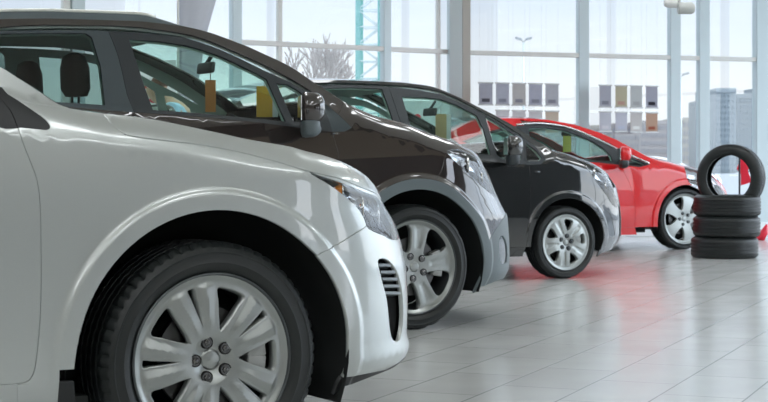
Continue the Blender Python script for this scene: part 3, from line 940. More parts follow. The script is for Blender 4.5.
def extra_silver(B, root, made):
    lamp_guts(B, root, made['headlight'], None, [(367, 208, .040, .03, M['reflector']), (383, 214, .036, .03, M['reflector']), (347, 190, .022, .02, M['amber'])])
    slats(B, root, [(265, 380, 392), (272, 382, 396), (279, 383.5, 398.5), (286, 385, 400.5), (293, 386.5, 401.5)], 5, M['slat'], 'grille_slat')
    interior(root, B.W, -.55, .95, -1.35, -2.25, .27)
silver['extra'] = extra_silver
build_car(silver)
# ------------------------------------------------------------------ brown compact suv
def std_bottom(wb, z, tail, ra, zf=None):
    return [(tail - 1.5, z + .02), (-wb - ra - .02, z), (-wb - ra + .06, z - .04), (-wb + ra - .06, z - .04), (-wb + ra + .02, z), (-ra - .02, z), (-ra + .06, z - .04), (ra - .06, z - .04), (ra + .02, zf or z), (2.4, zf or z)]
WB = 2.555
bottom_b = std_bottom(WB, .21, -3.4, .43, .225)
A0 = (0, .355, .43)
brown = dict(
    name='brown_suv', label='dark brown compact suv with roof rails and grey wheel arch cladding',
    body=dict(O=(.185, 8.91), phi=31, W=.89, xc=.18, Lc=1.15, n=2.5, R=.13, cowl=-.50, theta=.27, tail=-3.40, xr=-2.8, Lr=.95, flare=(0, .355, .43, .075, .016), tuck=.045, ledge=.016),
    wheelbase=WB, arch=A0, sp=.03, coarse=-1.9,
    nose=[(484, 164), (489, 175.5), (495, 191), (499.5, 201), (507, 215.6), (508.5, 235), (509, 259), (508, 270), (501.6, 281)],
    belt_px=[(60, 106), (109, 110.5), (150, 113), (200, 116.5), (258, 122), (290, 126), (333, 131.5)], belt_uz=[(-3.8, 1.20), (-2.6, 1.18)],
    hood_px=[(345, 103), (358, 109.5), (376.6, 117), (392, 120.5), (405, 124), (416, 128.3), (427, 133), (440, 137.5), (452, 141.5), (462.7, 147), (475, 154.5)],
    hood_uz=[(.95, .955), (1.15, .935), (1.33, .93)],
    roof_px=[(0, 19), (50, 18.5), (100, 20), (143, 21.5), (165, 24), (187, 27), (201, 30), (214.4, 34), (231.8, 40.5), (247.6, 46.5), (265, 54.5), (279.4, 61), (293.8, 68.5), (311.6, 81), (329, 92), (338, 98)],
    roof_uz=[(-3.75, 1.15), (-3.3, 1.22), (-3.05, 1.35), (-2.85, 1.50), (-2.6, 1.56)],
    bottom=bottom_b,
    lines=[
        (bottom_b, 'uz', False, 0, 0), (arc(*A0, -40, 220, 60), 'uz', False, 0, 0), (arc(-WB, .355, .43, -40, 220, 40), 'uz', False, 0, 0),
        (arc(0, .355, .488, -40, 220, 60), 'uz', False, .0008, 0), (arc(-WB, .355, .488, -40, 220, 30), 'uz', False, .0008, 0),
        ([(-.44, .44), (-WB + .46, .44)], 'uz', False, .0015, 0), ([(-WB - .46, .50), (-5, .50)], 'uz', False, .0015, 0),
        # window surround of the two side doors and the rear side window
        ([('m', -2.95, 1.27), ('m', -2.90, 1.39), ('m', -2.72, 1.47), ('m', -2.50, 1.53), (0, 30.7), (20, 30.5), (60, 30), (92, 30), (124.5, 31.7), (157.7, 34), (186.6, 38.2), (210, 45.5), (221.6, 50), (243, 60), (262, 69.5), (290, 82), (304, 90), (317.4, 97), (340.5, 116), (352, 127.5), (345, 131.5), (333, 131.8), (290, 126.5), (258, 122.3), (200, 116.5), (150, 113), (109, 110.5), (60, 106), ('m', -2.45, 1.2), ('m', -2.8, 1.23)], 'px', True, .001, 0),
        ([('m', -2.42, 1.24), ('m', -2.40, 1.50), (0, 33.5), (40, 33), (86, 33), (92, 37), (101, 66), (105.5, 105), (60, 102)], 'px', True, .001, 0),
        ([('m', -2.86, 1.28), ('m', -2.82, 1.37), ('m', -2.70, 1.43), ('m', -2.50, 1.48), ('m', -2.51, 1.24)], 'px', True, .001, 0),
        ([(129, 39), (160, 41.3), (186, 45.3), (200, 49), (221.6, 56.5), (236, 63.3), (255, 72.3), (267, 79), (286.2, 121.5), (250, 118), (200, 113), (153, 109.8), (144, 85), (136, 60)], 'px', True, .001, 0),
        ([(276.5, 83), (288, 84.5), (298, 90), (308, 98.5), (314, 108), (317, 122.5), (293.5, 121.5), (285, 102)], 'px', True, .001, 0),
        # door edges
        ([(105, 22), (108.7, 31.7), (118.8, 58), (134.6, 114), ('m', -1.52, .90), ('m', -1.50, .5), ('m', -1.50, .1)], 'px', False, .0025, 3),
        ([('m', -2.455, 1.62), ('m', -2.46, 1.2), ('m', -2.35, .97), ('m', -2.15, .78), ('m', -2.06, .5), ('m', -2.06, .1)], 'px', False, .002, 3),
        ([('m', -3.03, 1.40), ('m', -2.75, 1.51), ('m', -2.455, 1.57), (20, 25.5), (80, 25), (124, 26), (157.7, 29.5), (186.6, 34), (210, 41), (243, 55), (270, 67.5), (304, 86.5), (317.4, 97), (324, 110), (332, 130), (336, 145), (339, 158), ('m', -.52, .80), ('m', -.52, .1)], 'px', False, .0018, 3),
        ([('m', -3.02, 1.6), ('m', -3.02, .9), ('m', -3.02, .1)], 'uz', False, .002, 0),
        ([(349, 98), (343.8, 102.5), (340.5, 110), (337, 116)], 'px', False, .0016, 0),
        # bumper edge and lamp
        ([(450, 150.5), (447, 152.5), (444, 161), (441.5, 171), (437.6, 176), (434, 186)], 'px', False, .0016, 3),
        ([(447, 152), (450, 150), (457, 149.3), (466, 151.8), (476, 158), (483.5, 168), (489, 180), (494, 192), (495, 197), (488, 191), (480, 184.5), (472, 177), (462, 168), (454, 160)], 'px', True, .0016, 3, 'L'),
        ([(470, 243), (478, 243.8), (483, 243.5), (489.6, 240.5), (494, 232), (499.5, 223.8), (505, 215.5), ('m', .95, .64), ('m', 1.5, .64)], 'px', False, .0012, 2),
        ([(499, 238), (503, 236), (506.5, 246), (506.5, 262), (501, 263), (499, 252)], 'px', True, .001, 2),
        ([('m', 1.12, .36), ('m', 1.5, .36)], 'px', False, .001, 0), ([('m', 1.12, .56), ('m', 1.5, .56)], 'px', False, .001, 0), ([('m', 1.12, .36), ('m', 1.12, .56)], 'px', False, .001, 0),
    ],
    panels=[
        ('front_fender', M['brown'], [('px', 400, 150)], {}),
        ('front_door', M['brown'], [('px', 250, 128), ], {}), ('rear_door', M['brown'], [(-1.8, .8)], {}), ('rear_quarter_panel', M['brown'], [(-2.85, 1.1)], {}), ('rear_bumper', M['brown'], [(-3.3, .7)], {}),
        ('roof_side', M['brown'], [('px', 50, 24), ('px', 200, 35)], {}), ('roof_side', M['brown'], [(-2.6, 1.55)], {}),
        ('door_frame', M['trim'], [('px', 170, 38)], {}), ('door_frame', M['pillar'], [('px', 100, 45)], {}), ('door_frame', M['trim'], [(-2.9, 1.3)], {}),
        ('sail_panel', M['pillar'], [('px', 335, 123)], dict(lift=-.002)),
        ('door_window', M['tint'], [('px', 60, 60)], dict(lift=-.007, depth=.004, label='dark tinted rear door window')),
        ('rear_side_window', M['tint'], [(-2.65, 1.35)], dict(lift=-.007, depth=.004)),
        ('door_window', M['glass'], [('px', 200, 80)], dict(lift=-.007, depth=.004)), ('quarter_window', M['glass'], [('px', 300, 105)], dict(lift=-.007, depth=.004)),
        ('bumper', M['brown'], [('px', 465, 195)], {}), ('headlight', M['lens'], [('px', 475, 170)], dict(depth=.012)),
        ('wheel_arch_cladding', M['greyplastic'], [(0, .815), (.458, .274), (-.455, .30)], dict(lift=.003)), ('wheel_arch_cladding', M['greyplastic'], [(-WB, .82)], dict(lift=.003)),
        ('sill_cladding', M['greyplastic'], [(-1.0, .3), (-1.8, .3)], dict(lift=.003)), ('rear_bumper_cladding', M['greyplastic'], [(-3.3, .3)], dict(lift=.003)),
        ('bumper_cladding', M['greyplastic'], [(.75, .45)], dict(lift=.003)), ('fog_lamp', M['fogdark'], [('px', 503, 250)], dict(lift=-.004)),
    ],
    bow=[(-4, -.05), (-3.0, -.06), (-2.6, 0), (-1.2, .10), (-.5, .17), (.3, .08), (.9, 0), (2, 0)],
    crown=[(-4, .02), (-2.4, .05), (-1.0, .05), (-.4, .03), (.3, .04), (1.0, .03), (1.4, 0)],
    tops=lambda B: [('bonnet', M['brown'], -.40, B.umax - .005, 1, 60, {}), ('windscreen', M['glass'], -1.20, -.44, .93, 30, {}), ('windscreen_frame', M['brown'], -1.24, -.39, 1, 30, dict(hole=(0, 2), th=.02)),
                    ('roof', M['brown'], -2.75, -1.24, 1, 30, dict(th=.03)), ('back_window', M['tint'], -3.15, -2.75, .9, 12, {}), ('tailgate', M['brown'], B.umin + .003, -3.15, 1, 14, {}), ('tailgate_frame', M['brown'], -3.17, -2.73, 1, 12, dict(hole=(0, 2), th=.02))],
    wheel=dict(R=.35, Rr=.262, w=.215, style='five'),
)
def rail(B, root, pts, mat_low, mat_top, name='roof_rail'):
    for sd in (-1, 1):
        mb = MB(); mt = MB(); P = []
        for u, h in pts:
            z = float(B.f(B.top, u)); p = B.S(np.array([[u, z]]))[0]
            P.append((p[0], (p[1] + .03) * (1 if sd < 0 else -1), z, h))
        vs = []; 
        for (x, y, z, h) in P:
            for dy, dz in ((-.017, -.02), (-.017, h * .55), (-.008, h), (.008, h), (.017, h * .55), (.017, -.02)): vs.append((x, y + dy, z + dz))
        fs = []
        for i in range(len(P) - 1):
            for k in range(6): fs.append((i * 6 + k, i * 6 + (k + 1) % 6, (i + 1) * 6 + (k + 1) % 6, (i + 1) * 6 + k))
        fs += [tuple(range(6)), tuple(range(len(P) * 6 - 6, len(P) * 6))[::-1]]
        o = mb.add(vs, fs).build(name, mat_low, root, False, autosm=.8)
        mt.tube([(x, y - .004 if sd < 0 else y + .004, z + h + .004) for (x, y, z, h) in P[2:-4]], .009, 8); mt.build('rail_strip', mat_top, o, True)

def extra_brown(B, root, made):
    us = np.linspace(-2.55, -1.27, 26)
    rail(B, root, [(u, .004 + .036 * float(sstep(-2.55, -2.35, u)) * (1 - float(sstep(-1.58, -1.27, u)))) for u in us], M['greyplastic'], M['satin'])
    lamp_guts(B, root, made['headlight'], None, [(470, 165, .05, .03, M['reflector']), (484, 178, .042, .03, M['reflector'])])
    for sd in (-1, 1):
        y = B.W + .10
        x, z = B.plane(306, 112, -y)
        door_mirror(root, (x, sd * y, z), sd, M['brown'], M['greyplastic'], 1.0)
        x, z = B.plane(336, 133, -B.W + .01)
        MB().obox((0, 0, 0), (.03, 0, 0), (0, .012, 0), (0, 0, .016)).build('side_indicator', M['lens'], root, True, bevel=.004).location = (x, sd * (B.W - .006), z)
    interior(root, B.W, -.55, 1.10, -1.42, -2.2, .58)
    for (px, py, nm) in ((206, 68, 'm'),):
        x, z = B.plane(px, py, .0); inner_mirror(root, (x, 0, z))
brown['extra'] = extra_brown
B_brown, R_brown = build_car(brown)
# ------------------------------------------------------------------ black people carrier
WB = 2.50
AC = (0, .305, .345)
bottom_c = std_bottom(WB, .19, -3.2, .345, .20)
black = dict(
    name='black_minivan', label='black compact people carrier standing between the brown and the red car',
    body=dict(O=(1.463, 12.83), phi=28, W=.86, xc=.12, Lc=1.05, n=2.4, R=.12, cowl=-.45, theta=.25, tail=-3.15, xr=-2.65, Lr=.95, flare=(0, .305, .345, .05, .010), tuck=.03),
    wheelbase=WB, arch=AC, sp=.034, coarse=-1.9,
    nose=[(611, 178), (616.6, 187), (620, 204), (621.4, 219), (621, 235), (618, 243), (614, 248)],
    belt_px=[(495, 162), (520, 164.5), (541, 165)], belt_uz=[(-3.8, 1.02), (-2.6, 1.0), (-1.6, .97), (-1.1, .95)],
    hood_px=[(549, 148.3), (555, 151), (566, 153.5), (578, 158), (588, 161.5), (595, 165), (601.5, 169.5), (607, 174)],
    hood_uz=[(1.0, .76), (1.25, .75)],
    roof_px=[(310, 80), (340, 80), (380, 81.5), (405, 82.8), (418, 84.5), (430, 86.2), (438.4, 88.6), (460, 97.8), (478, 107), (485, 110.4), (496, 116), (512, 125), (524, 132.5), (533, 138.5), (541, 143)],
    roof_uz=[(-3.45, 1.0), (-3.1, 1.08), (-2.8, 1.38), (-2.6, 1.46)],
    bottom=bottom_c,
    lines=[
        (bottom_c, 'uz', False, 0, 0), (arc(*AC, -40, 220, 60), 'uz', False, 0, 0), (arc(-WB, .305, .345, -40, 220, 40), 'uz', False, 0, 0),
        ([('m', -2.5, 1.06), ('m', -2.42, 1.40), ('m', -2.2, 1.44), (318, 85.5), (345, 84.5), (383, 86), (395, 87.2), (420, 90), (442, 94.5), (460, 102.5), (480, 112), (500, 123.5), (522, 137), (535, 146), (546, 159), (541, 164.5), (520, 164.3), (495, 162), (470, 158.5), ('m', -1.1, .955), ('m', -2.2, 1.01)], 'px', True, .0012, 0),
        ([('m', -1.52, 1.42), ('m', -2.05, 1.40), ('m', -2.05, 1.05), ('m', -1.40, .99), (397, 140), (389, 105), (383, 88.8), (350, 87.3)][0:0] or [(324, 88.5), (350, 87.5), (382, 88.8), (388, 105), (393, 120), (397, 146), ('m', -1.45, .99), ('m', -1.98, 1.02), ('m', -2.0, 1.3)], 'px', True, .001, 0),
        ([(402, 96.5), (425, 97.5), (440, 99), (456, 104.5), (477, 115.5), (484, 130), (491, 154.5), (470, 153.5), (440, 151.5), (416, 149), (409, 120)], 'px', True, .001, 0),
        ([(485, 116), (500, 124.8), (520.5, 138.5), (521.5, 160), (503, 159.5), (497, 155)], 'px', True, .0008, 0),
        ([(526.5, 143), (535, 149.5), (542, 157.5), (539.5, 161), (527, 161)], 'px', True, .0008, 0),
        ([(386, 78), (389, 88), (395, 105), (402, 125), ('m', -1.33, .95), ('m', -1.34, .6), ('m', -1.34, .1)], 'px', False, .003, 2),
        ([('m', -2.2, 1.6), ('m', -2.2, 1.0), ('m', -2.12, .8), ('m', -2.08, .62), ('m', -2.06, .5), ('m', -2.25, .40)], 'uz', False, .003, 0),
        ([('m', -2.72, 1.45), ('m', -2.5, 1.475), ('m', -2.22, 1.53), (318, 83), (345, 82.6), (383, 84.3), (400, 85.4), (420, 87.5), (442, 92), (460, 100), (480, 110.2), (500, 121.7), (516, 132), (523.7, 138.5), (524, 150), (524.3, 160), (529, 164), (530.5, 185), (530.5, 203), (529.5, 222), (526, 247), ('m', -.43, .1)], 'px', False, .0025, 2),
        ([('m', -.33, .265), ('m', -2.2, .265)], 'uz', False, .002, 0),
        ([(537, 140), (543.5, 147), (546, 153), (545, 160)][0:0] or [(546, 143), (546.5, 150), (545.5, 160)], 'px', False, .001, 0),
        ([(609, 197), (604, 201), (598, 208), (590, 216)], 'px', False, .002, 2),
        ([(576, 158.5), (585, 161.2), (596, 167.3), (606, 176.5), (613, 188), (616.5, 200), (617, 207), (612, 204), (606, 194.5), (600, 186.5), (592, 174.5), (584, 165)], 'px', True, .002, 3, 'L'),
        ([(603, 212), (608, 211), (613, 222), (615, 235), (610, 236), (606, 226)], 'px', True, .001, 2),
        ([('m', .95, .30), ('m', 1.5, .30)], 'px', False, .001, 0), ([('m', .95, .5), ('m', 1.5, .5)], 'px', False, .001, 0), ([('m', .95, .30), ('m', .95, .5)], 'px', False, .001, 0),
    ],
    panels=[
        ('front_fender', M['black'], [('px', 560, 175)], {}), ('front_door', M['black'], [('px', 515, 190)], {}), ('rear_door', M['black'], [(-1.6, .7)], {}),
        ('rear_quarter_panel', M['black'], [(-3.0, .7)], {}), ('sill', M['black'], [(-1.0, .23)], {}),
        ('roof_side', M['black'], [('px', 496, 117.5), ('px', 350, 81.5)], {}),
        ('door_frame', M['trim'], [('px', 440, 96)], {}), ('door_frame', M['trim'], [('px', 385, 95)], {}), ('door_frame', M['trim'], [('px', 544, 159.5)], {}), 
        ('door_window', M['glass'], [('px', 350, 110)], dict(lift=-.007, depth=.004)), ('door_window', M['glass'], [('px', 440, 120)], dict(lift=-.007, depth=.004)),
        ('quarter_window', M['glass'], [('px', 510, 145)], dict(lift=-.007, depth=.004)), ('sail_window', M['glass'], [('px', 532, 155)], dict(lift=-.006, depth=.004)),
        ('bumper', M['black'], [(.62, .60)], {}), ('headlight', M['lens'], [('px', 605, 182)], dict(depth=.012)), ('fog_lamp', M['fogdark'], [('px', 609, 225)], dict(lift=-.004)),
    ],
    bow=[(-4, -.05), (-3.0, -.06), (-2.6, 0), (-1.2, .12), (-.4, .2), (.3, .08), (.9, 0), (2, 0)],
    crown=[(-4, .02), (-2.4, .05), (-1.0, .05), (-.4, .03), (.3, .04), (1.0, .02), (1.4, 0)],
    tops=lambda B: [('bonnet', M['black'], -.15, B.umax - .005, 1, 50, {}), ('windscreen', M['glass'], -1.15, -.19, .94, 30, {}), ('windscreen_frame', M['black'], -1.19, -.14, 1, 30, dict(hole=(0, 2), th=.02)),
                    ('roof', M['black'], -2.6, -1.19, 1, 30, dict(th=.03)), ('back_window', M['tint'], -3.0, -2.6, .9, 12, {}), ('tailgate', M['black'], B.umin + .003, -3.0, 1, 14, {}), ('tailgate_frame', M['black'], -3.02, -2.58, 1, 12, dict(hole=(0, 2), th=.02))],
    wheel=dict(R=.293, Rr=.222, w=.19, style='trim'),
)
def extra_black(B, root, made):
    lamp_guts(B, root, made['headlight'], None, [(596, 172, .04, .03, M['reflector']), (607, 186, .04, .03, M['reflector'])])
    for sd in (-1, 1):
        y = B.W + .10
        x, z = B.plane(510, 149, -y)
        door_mirror(root, (x, sd * y, z), sd, M['black'], M['trim'], 1.0)
        x, z = B.plane(537, 172, -B.W + .01)
        MB().obox((0, 0, 0), (.05, 0, 0), (0, .012, 0), (0, 0, .02)).build('side_indicator', M['lens'], root, True, bevel=.004).location = (x, sd * (B.W - .006), z)
    interior(root, B.W, -.42, .93, -1.2, -1.95, .28, k=.95)
    x, z = B.plane(430, 112, 0); inner_mirror(root, (x, 0, z))
black['extra'] = extra_black
B_black, R_black = build_car(black)
# ------------------------------------------------------------------ red coupe
WB = 2.45
AR = (0, .33, .368)
bottom_r = std_bottom(WB, .17, -3.2, .368, .18)
red = dict(
    name='red_hatchback', label='bright red three-door hatchback farthest back inside the showroom',
    body=dict(O=(3.24, 17.2), phi=25, W=.90, xc=.10, Lc=1.10, n=2.3, R=.12, cowl=-.35, theta=.33, tail=-3.05, xr=-2.5, Lr=1.0, flare=(0, .33, .368, .06, .012), tuck=.03),
    wheelbase=WB, arch=AR, sp=.04, coarse=-2.2,
    nose=[(715, 177), (723, 185), (727.5, 194), (729, 203), (729, 215)],
    belt_px=[(575, 161), (600, 163), (622, 165.5), (640, 167.3)], belt_uz=[(-3.5, 1.10), (-2.4, 1.08), (-1.8, 1.0)],
    hood_px=[(654, 159), (670, 162.5), (683, 166.4), (697, 169.5), (707, 172.5)],
    hood_uz=[(1.05, .73), (1.2, .72)],
    roof_px=[(480, 119.5), (500, 118.3), (520, 118.2), (535, 118.8), (550, 120.2), (575, 124.7), (600, 132.8), (617, 140), (634, 149.3), (648, 157)],
    roof_uz=[(-3.4, 1.05), (-3.0, 1.15), (-2.6, 1.33)],
    bottom=bottom_r,
    lines=[
        (bottom_r, 'uz', False, 0, 0), (arc(*AR, -40, 220, 50), 'uz', False, 0, 0), (arc(-WB, .33, .368, -40, 220, 30), 'uz', False, 0, 0),
        ([(462, 141.5), (480, 134), (500, 128.5), (516, 125.8), (540, 124.3), (570, 129), (600, 141.5), (620, 151.5), (640, 160.5), (650, 164.5), (640, 167), (622, 165), (600, 162.7), (575, 161), (520, 156.5), (480, 149)], 'px', True, .001, 0),
        ([(466, 141.5), (482, 136), (500, 131), (520, 128.5), (524, 153.5), (500, 150.5), (482, 147)], 'px', True, .001, 0),
        ([(529, 128.3), (545, 127.5), (565, 130.5), (590, 140), (604, 148.5), (611, 156), (612.5, 161), (590, 160), (560, 157.7), (532, 155)], 'px', True, .001, 0),
        ([(622, 155), (630, 158), (640, 162), (646, 164.5), (640, 165.6), (623, 164)], 'px', True, .001, 0),
        ([('m', -1.96, 1.5), (521, 121), (526.5, 130), (529, 155), ('m', -1.88, .9), ('m', -1.86, .24)], 'px', False, .003, 2),
        ([('m', -1.94, 1.46), (524, 120.6), (540, 121.3), (560, 124.5), (600, 138.5), (616, 147), (619, 156), (620, 165), (630, 184), (635, 205), (635, 228), ('m', -.56, .1)], 'px', False, .0025, 2),
        ([('m', -.33, .25), ('m', -2.2, .25)], 'uz', False, .002, 0),
        ([('m', -2.78, 1.5), ('m', -2.78, .1)], 'uz', False, .002, 0),
        ([(653, 150), (650, 160), (646, 165.3)], 'px', False, .001, 0),
        ([(684, 166.8), (695, 168.3), (707, 173.2), (716, 180), (723, 188), (726, 197), (719, 198), (708, 193.5), (697, 187), (688.5, 181.5)], 'px', True, .002, 3, 'L'),
        ([(697, 183), (697, 192), (696, 205)], 'px', False, .002, 2),
        ([('m', .95, .26), ('m', 1.5, .26)], 'px', False, .001, 0), ([('m', .95, .48), ('m', 1.5, .48)], 'px', False, .001, 0), ([('m', .95, .26), ('m', .95, .48)], 'px', False, .001, 0),
    ],
    panels=[
        ('front_fender', M['red'], [('px', 645, 185)], {}), ('front_door', M['red'], [('px', 600, 185)], {}), ('rear_quarter_panel', M['red'], [(-2.3, .95)], {}), ('rear_bumper', M['red'], [(-2.95, .7)], {}),
        ('sill', M['red'], [(-1.0, .2)], {}), ('roof_side', M['red'], [('px', 560, 123)], {}),
        ('door_frame', M['trim'], [('px', 575, 132), ], {}), ('door_frame', M['trim'], [('px', 523.5, 140)], {}), ('door_frame', M['trim'], [('px', 621, 158)], {}),
        ('rear_side_window', M['glass'], [('px', 500, 142)], dict(lift=-.007, depth=.004)), ('door_window', M['glass'], [('px', 570, 145)], dict(lift=-.007, depth=.004)), ('sail_window', M['glass'], [('px', 634, 162)], dict(lift=-.007, depth=.004)),
        ('bumper', M['red'], [(.62, .60)], {}), ('headlight', M['lens'], [('px', 706, 182)], dict(depth=.012)),
    ],
    bow=[(-4, -.05), (-3.0, -.06), (-2.6, 0), (-1.2, .12), (-.4, .2), (.3, .08), (.9, 0), (2, 0)],
    crown=[(-4, .02), (-2.4, .05), (-1.0, .05), (-.4, .06), (.3, .08), (1.0, .03), (1.4, 0)],
    tops=lambda B: [('bonnet', M['red'], -.30, B.umax - .005, 1, 50, {}), ('windscreen', M['glass'], -1.15, -.36, .93, 24, {}), ('windscreen_frame', M['red'], -1.19, -.32, 1, 30, dict(hole=(0, 2), th=.02)),
                    ('roof', M['red'], -2.3, -1.19, 1, 30, dict(th=.03)), ('back_window', M['tint'], -2.85, -2.3, .9, 12, {}), ('tailgate', M['red'], B.umin + .003, -2.85, 1, 14, {}), ('tailgate_frame', M['red'], -2.87, -2.28, 1, 12, dict(hole=(0, 2), th=.02))],
    wheel=dict(R=.33, Rr=.27, w=.22, style='broad'),
)
def extra_red(B, root, made):
    lamp_guts(B, root, made['headlight'], None, [(701, 177, .05, .03, M['reflector']), (714, 187, .05, .03, M['reflector'])])
    for sd in (-1, 1):
        y = B.W + .11
        x, z = B.plane(622, 156, -y)
        door_mirror(root, (x, sd * y, z), sd, M['red'], M['trim'], .95)
    # bright strip along the window top
    pts = [(516, 124.8), (540, 123.3), (570, 128), (600, 140.5), (620, 150.5), (640, 159.5), (649, 163.5)]
    for sd in (-1, 1):
        P = []
        for q in catmull(pts, False, 4):
            p, n = B.map(np.array([B.inv(*q)])); v = p[0] + n[0] * .004
            P.append((v[0], v[1] * (1 if sd < 0 else -1), v[2]))
        MB().tube(P, .011, 6).build('window_strip', M['chrome'], root, True)
    interior(root, B.W, -.35, .93, -1.2, -1.9, .24, k=.95)
    x, z = B.plane(567, 133, 0); inner_mirror(root, (x, 0, z))
red['extra'] = extra_red
B_red, R_red = build_car(red)
# ------------------------------------------------------------------ showroom shell
def floor_material():
    m, nt, b = new_mat('glazed_floor_tiles')
    geo = nt.nodes.new('ShaderNodeNewGeometry')
    mp = nt.nodes.new('ShaderNodeMapping'); mp.vector_type = 'POINT'
    ang = math.atan2(.924, .381)
    mp.inputs['Rotation'].default_value = (0, 0, -ang)
    # rows run along the tile direction; rows are .337 wide, joints .62 apart
    mp.inputs['Location'].default_value = (-6.266 + .31 * 0 + .2, 1.611, 0)
    nt.links.new(geo.outputs['Position'], mp.inputs['Vector'])
    br = nt.nodes.new('ShaderNodeTexBrick'); br.offset = .5; br.offset_frequency = 2; br.squash = 1
    br.inputs['Scale'].default_value = 1; br.inputs['Mortar Size'].default_value = .0045; br.inputs['Mortar Smooth'].default_value = .3
    br.inputs['Brick Width'].default_value = .625; br.inputs['Row Height'].default_value = .337
    br.inputs['Color1'].default_value = (.55, .56, .55, 1); br.inputs['Color2'].default_value = (.58, .59, .58, 1); br.inputs['Mortar'].default_value = (.30, .31, .31, 1)
    nt.links.new(mp.outputs['Vector'], br.inputs['Vector'])
    n = nt.nodes.new('ShaderNodeTexNoise'); n.inputs['Scale'].default_value = 3.2; n.inputs['Detail'].default_value = 5
    nt.links.new(geo.outputs['Position'], n.inputs['Vector'])
    mx = nt.nodes.new('ShaderNodeMix'); mx.data_type = 'RGBA'; mx.blend_type = 'MULTIPLY'; mx.inputs[0].default_value = .25
    nt.links.new(br.outputs['Color'], mx.inputs[6]); nt.links.new(n.outputs['Color'], mx.inputs[7]); nt.links.new(br.outputs['Color'], b.inputs['Base Color'])
    rr = nt.nodes.new('ShaderNodeMapRange'); rr.inputs[1].default_value = .3; rr.inputs[2].default_value = .7; rr.inputs[3].default_value = .15; rr.inputs[4].default_value = .21
    nt.links.new(n.outputs['Fac'], rr.inputs[0]); nt.links.new(rr.outputs[0], b.inputs['Roughness'])
    bp = nt.nodes.new('ShaderNodeBump'); bp.inputs['Strength'].default_value = .25; bp.inputs['Distance'].default_value = .002; bp.invert = True
    nt.links.new(br.outputs['Fac'], bp.inputs['Height']); nt.links.new(bp.outputs['Normal'], b.inputs['Normal'])
    b.inputs['Specular IOR Level'].default_value = .6
    return m
K = Vector((.93, 19.56, 0)); KL = Vector((-10, 19.56 - 10.93 * .663, 0)); KR = Vector((12, 19.56 + 11.07 * .3415, 0))
H = 5.0
M['floor'] = floor_material()
M['wallpaint'] = pmat('wall_paint', (.62, .64, .64), .8, noise=(1.5, .04))
M['ceilpaint'] = pmat('ceiling_paint', (.80, .76, .68), .85)
M['mullion'] = pmat('window_metal', (.52, .60, .62), .4, .3)
M['mullion_light'] = pmat('window_metal_light', (.68, .69, .66), .45, .2)
M['pane'] = glass_mat('window_glass', (.96, .985, .99), .04)
M['whitebase'] = pmat('white_skirting', (.80, .84, .86), .4)
vs = [(-10, -9, 0), (12, -9, 0), (12, KR.y, 0), (K.x, K.y, 0), (-10, KL.y, 0)]
def slab(name, z0, z1, mat):
    n = len(vs); V = [(x, y, z0) for x, y, _ in vs] + [(x, y, z1) for x, y, _ in vs]
    F = [tuple(range(n)), tuple(range(n, 2 * n))[::-1]] + [(i, (i + 1) % n, n + (i + 1) % n, n + i) for i in range(n)]
    o = MB().add(V, F).build(name, mat); o['kind'] = 'structure'; return o
slab('floor', -.12, 0, M['floor']); slab('ceiling', H, H + .2, M['ceilpaint'])
for nm, b in (('wall_left', (-10.2, -10, -9, KL.y, 0, H)), ('wall_back', (-10.2, 12.2, -9.2, -9, 0, H))):
    MB().box(*b).build(nm, pmat(nm + '_paint', (.50, .48, .45), .8))['kind'] = 'structure'
M['walldark'] = pmat('dark_wall_cladding', (.045, .048, .05), .6, noise=(1.2, .1))
M['wallbeige'] = pmat('beige_wall', (.42, .36, .28), .8)
mb = MB()
for y0, y1, z0, z1 in ((-9, -1.2, 0, H), (-1.2, .6, 2.7, H), (.6, 3.6, 0, H), (3.6, 5.0, 2.7, H), (5.0, 7.6, 0, H)): mb.box(12, 12.2, y0, y1, z0, z1)
mb.build('wall_right', M['walldark'])['kind'] = 'structure'  # unseen wall kept dark; openings added for bright reflections on the cars
MB().box(11.96, 12, -9, 7.5, 3.0, 4.3).build('trim_3', M['wallbeige'])['kind'] = 'structure'  # unseen beige band added to give the car shoulders tan reflections

def glazing(name, A, B_, posts, transoms, rail_h=.16, z_off=0.0):
    """window wall from A to B_. posts: (distance along, width, depth, material)"""
    d = (B_ - A).normalized(); nrm = Vector((-d.y, d.x, 0)); L = (B_ - A).length
    root = empty(name); root['kind'] = 'structure'
    mb = MB()
    mb.obox(A + d * L / 2 + Vector((0, 0, rail_h / 2)), d * L, nrm * .14, Vector((0, 0, rail_h)))
    mb.obox(A + d * L / 2 + Vector((0, 0, H - .1)), d * L, nrm * .14, Vector((0, 0, .2)))
    mb.build('window_rail', M['whitebase'], root, bevel=.004, seg=1)
    for z, t in transoms:
        MB().obox(A + d * L / 2 + Vector((0, 0, z)), d * L, nrm * .08, Vector((0, 0, t))).build('window_transom', M['mullion_light'], root, bevel=.003, seg=1)
    for s, w, dp, mt in posts:
        MB().obox(A + d * s + Vector((0, 0, H / 2)), d * w, nrm * dp, Vector((0, 0, H - .02))).build('window_post', mt, root, bevel=.003, seg=1)
    P0 = A + nrm * .0; V = [P0 + Vector((0, 0, .1)), P0 + d * L + Vector((0, 0, .1)), P0 + d * L + Vector((0, 0, H)), P0 + Vector((0, 0, H))]
    V += [v + nrm * .012 for v in V]
    MB().add(V, [(0, 1, 2, 3), (7, 6, 5, 4), (0, 4, 5, 1), (1, 5, 6, 2), (2, 6, 7, 3), (3, 7, 4, 0)]).build('window_pane', M['pane'], root)
    return root
def along(A, B_, px):
    """distance from A along the wall to the point seen in picture column px"""
    d = (B_ - A).normalized(); t = (px - 384) / FPX
    return (t * A.y - A.x) / (d.x - t * d.y)
def post(A, B_, x0, x1, dp, mt):
    a, b = along(A, B_, x0), along(A, B_, x1); return ((a + b) / 2, abs(b - a), dp, mt)
ml, mm = M['mullion_light'], M['mullion']
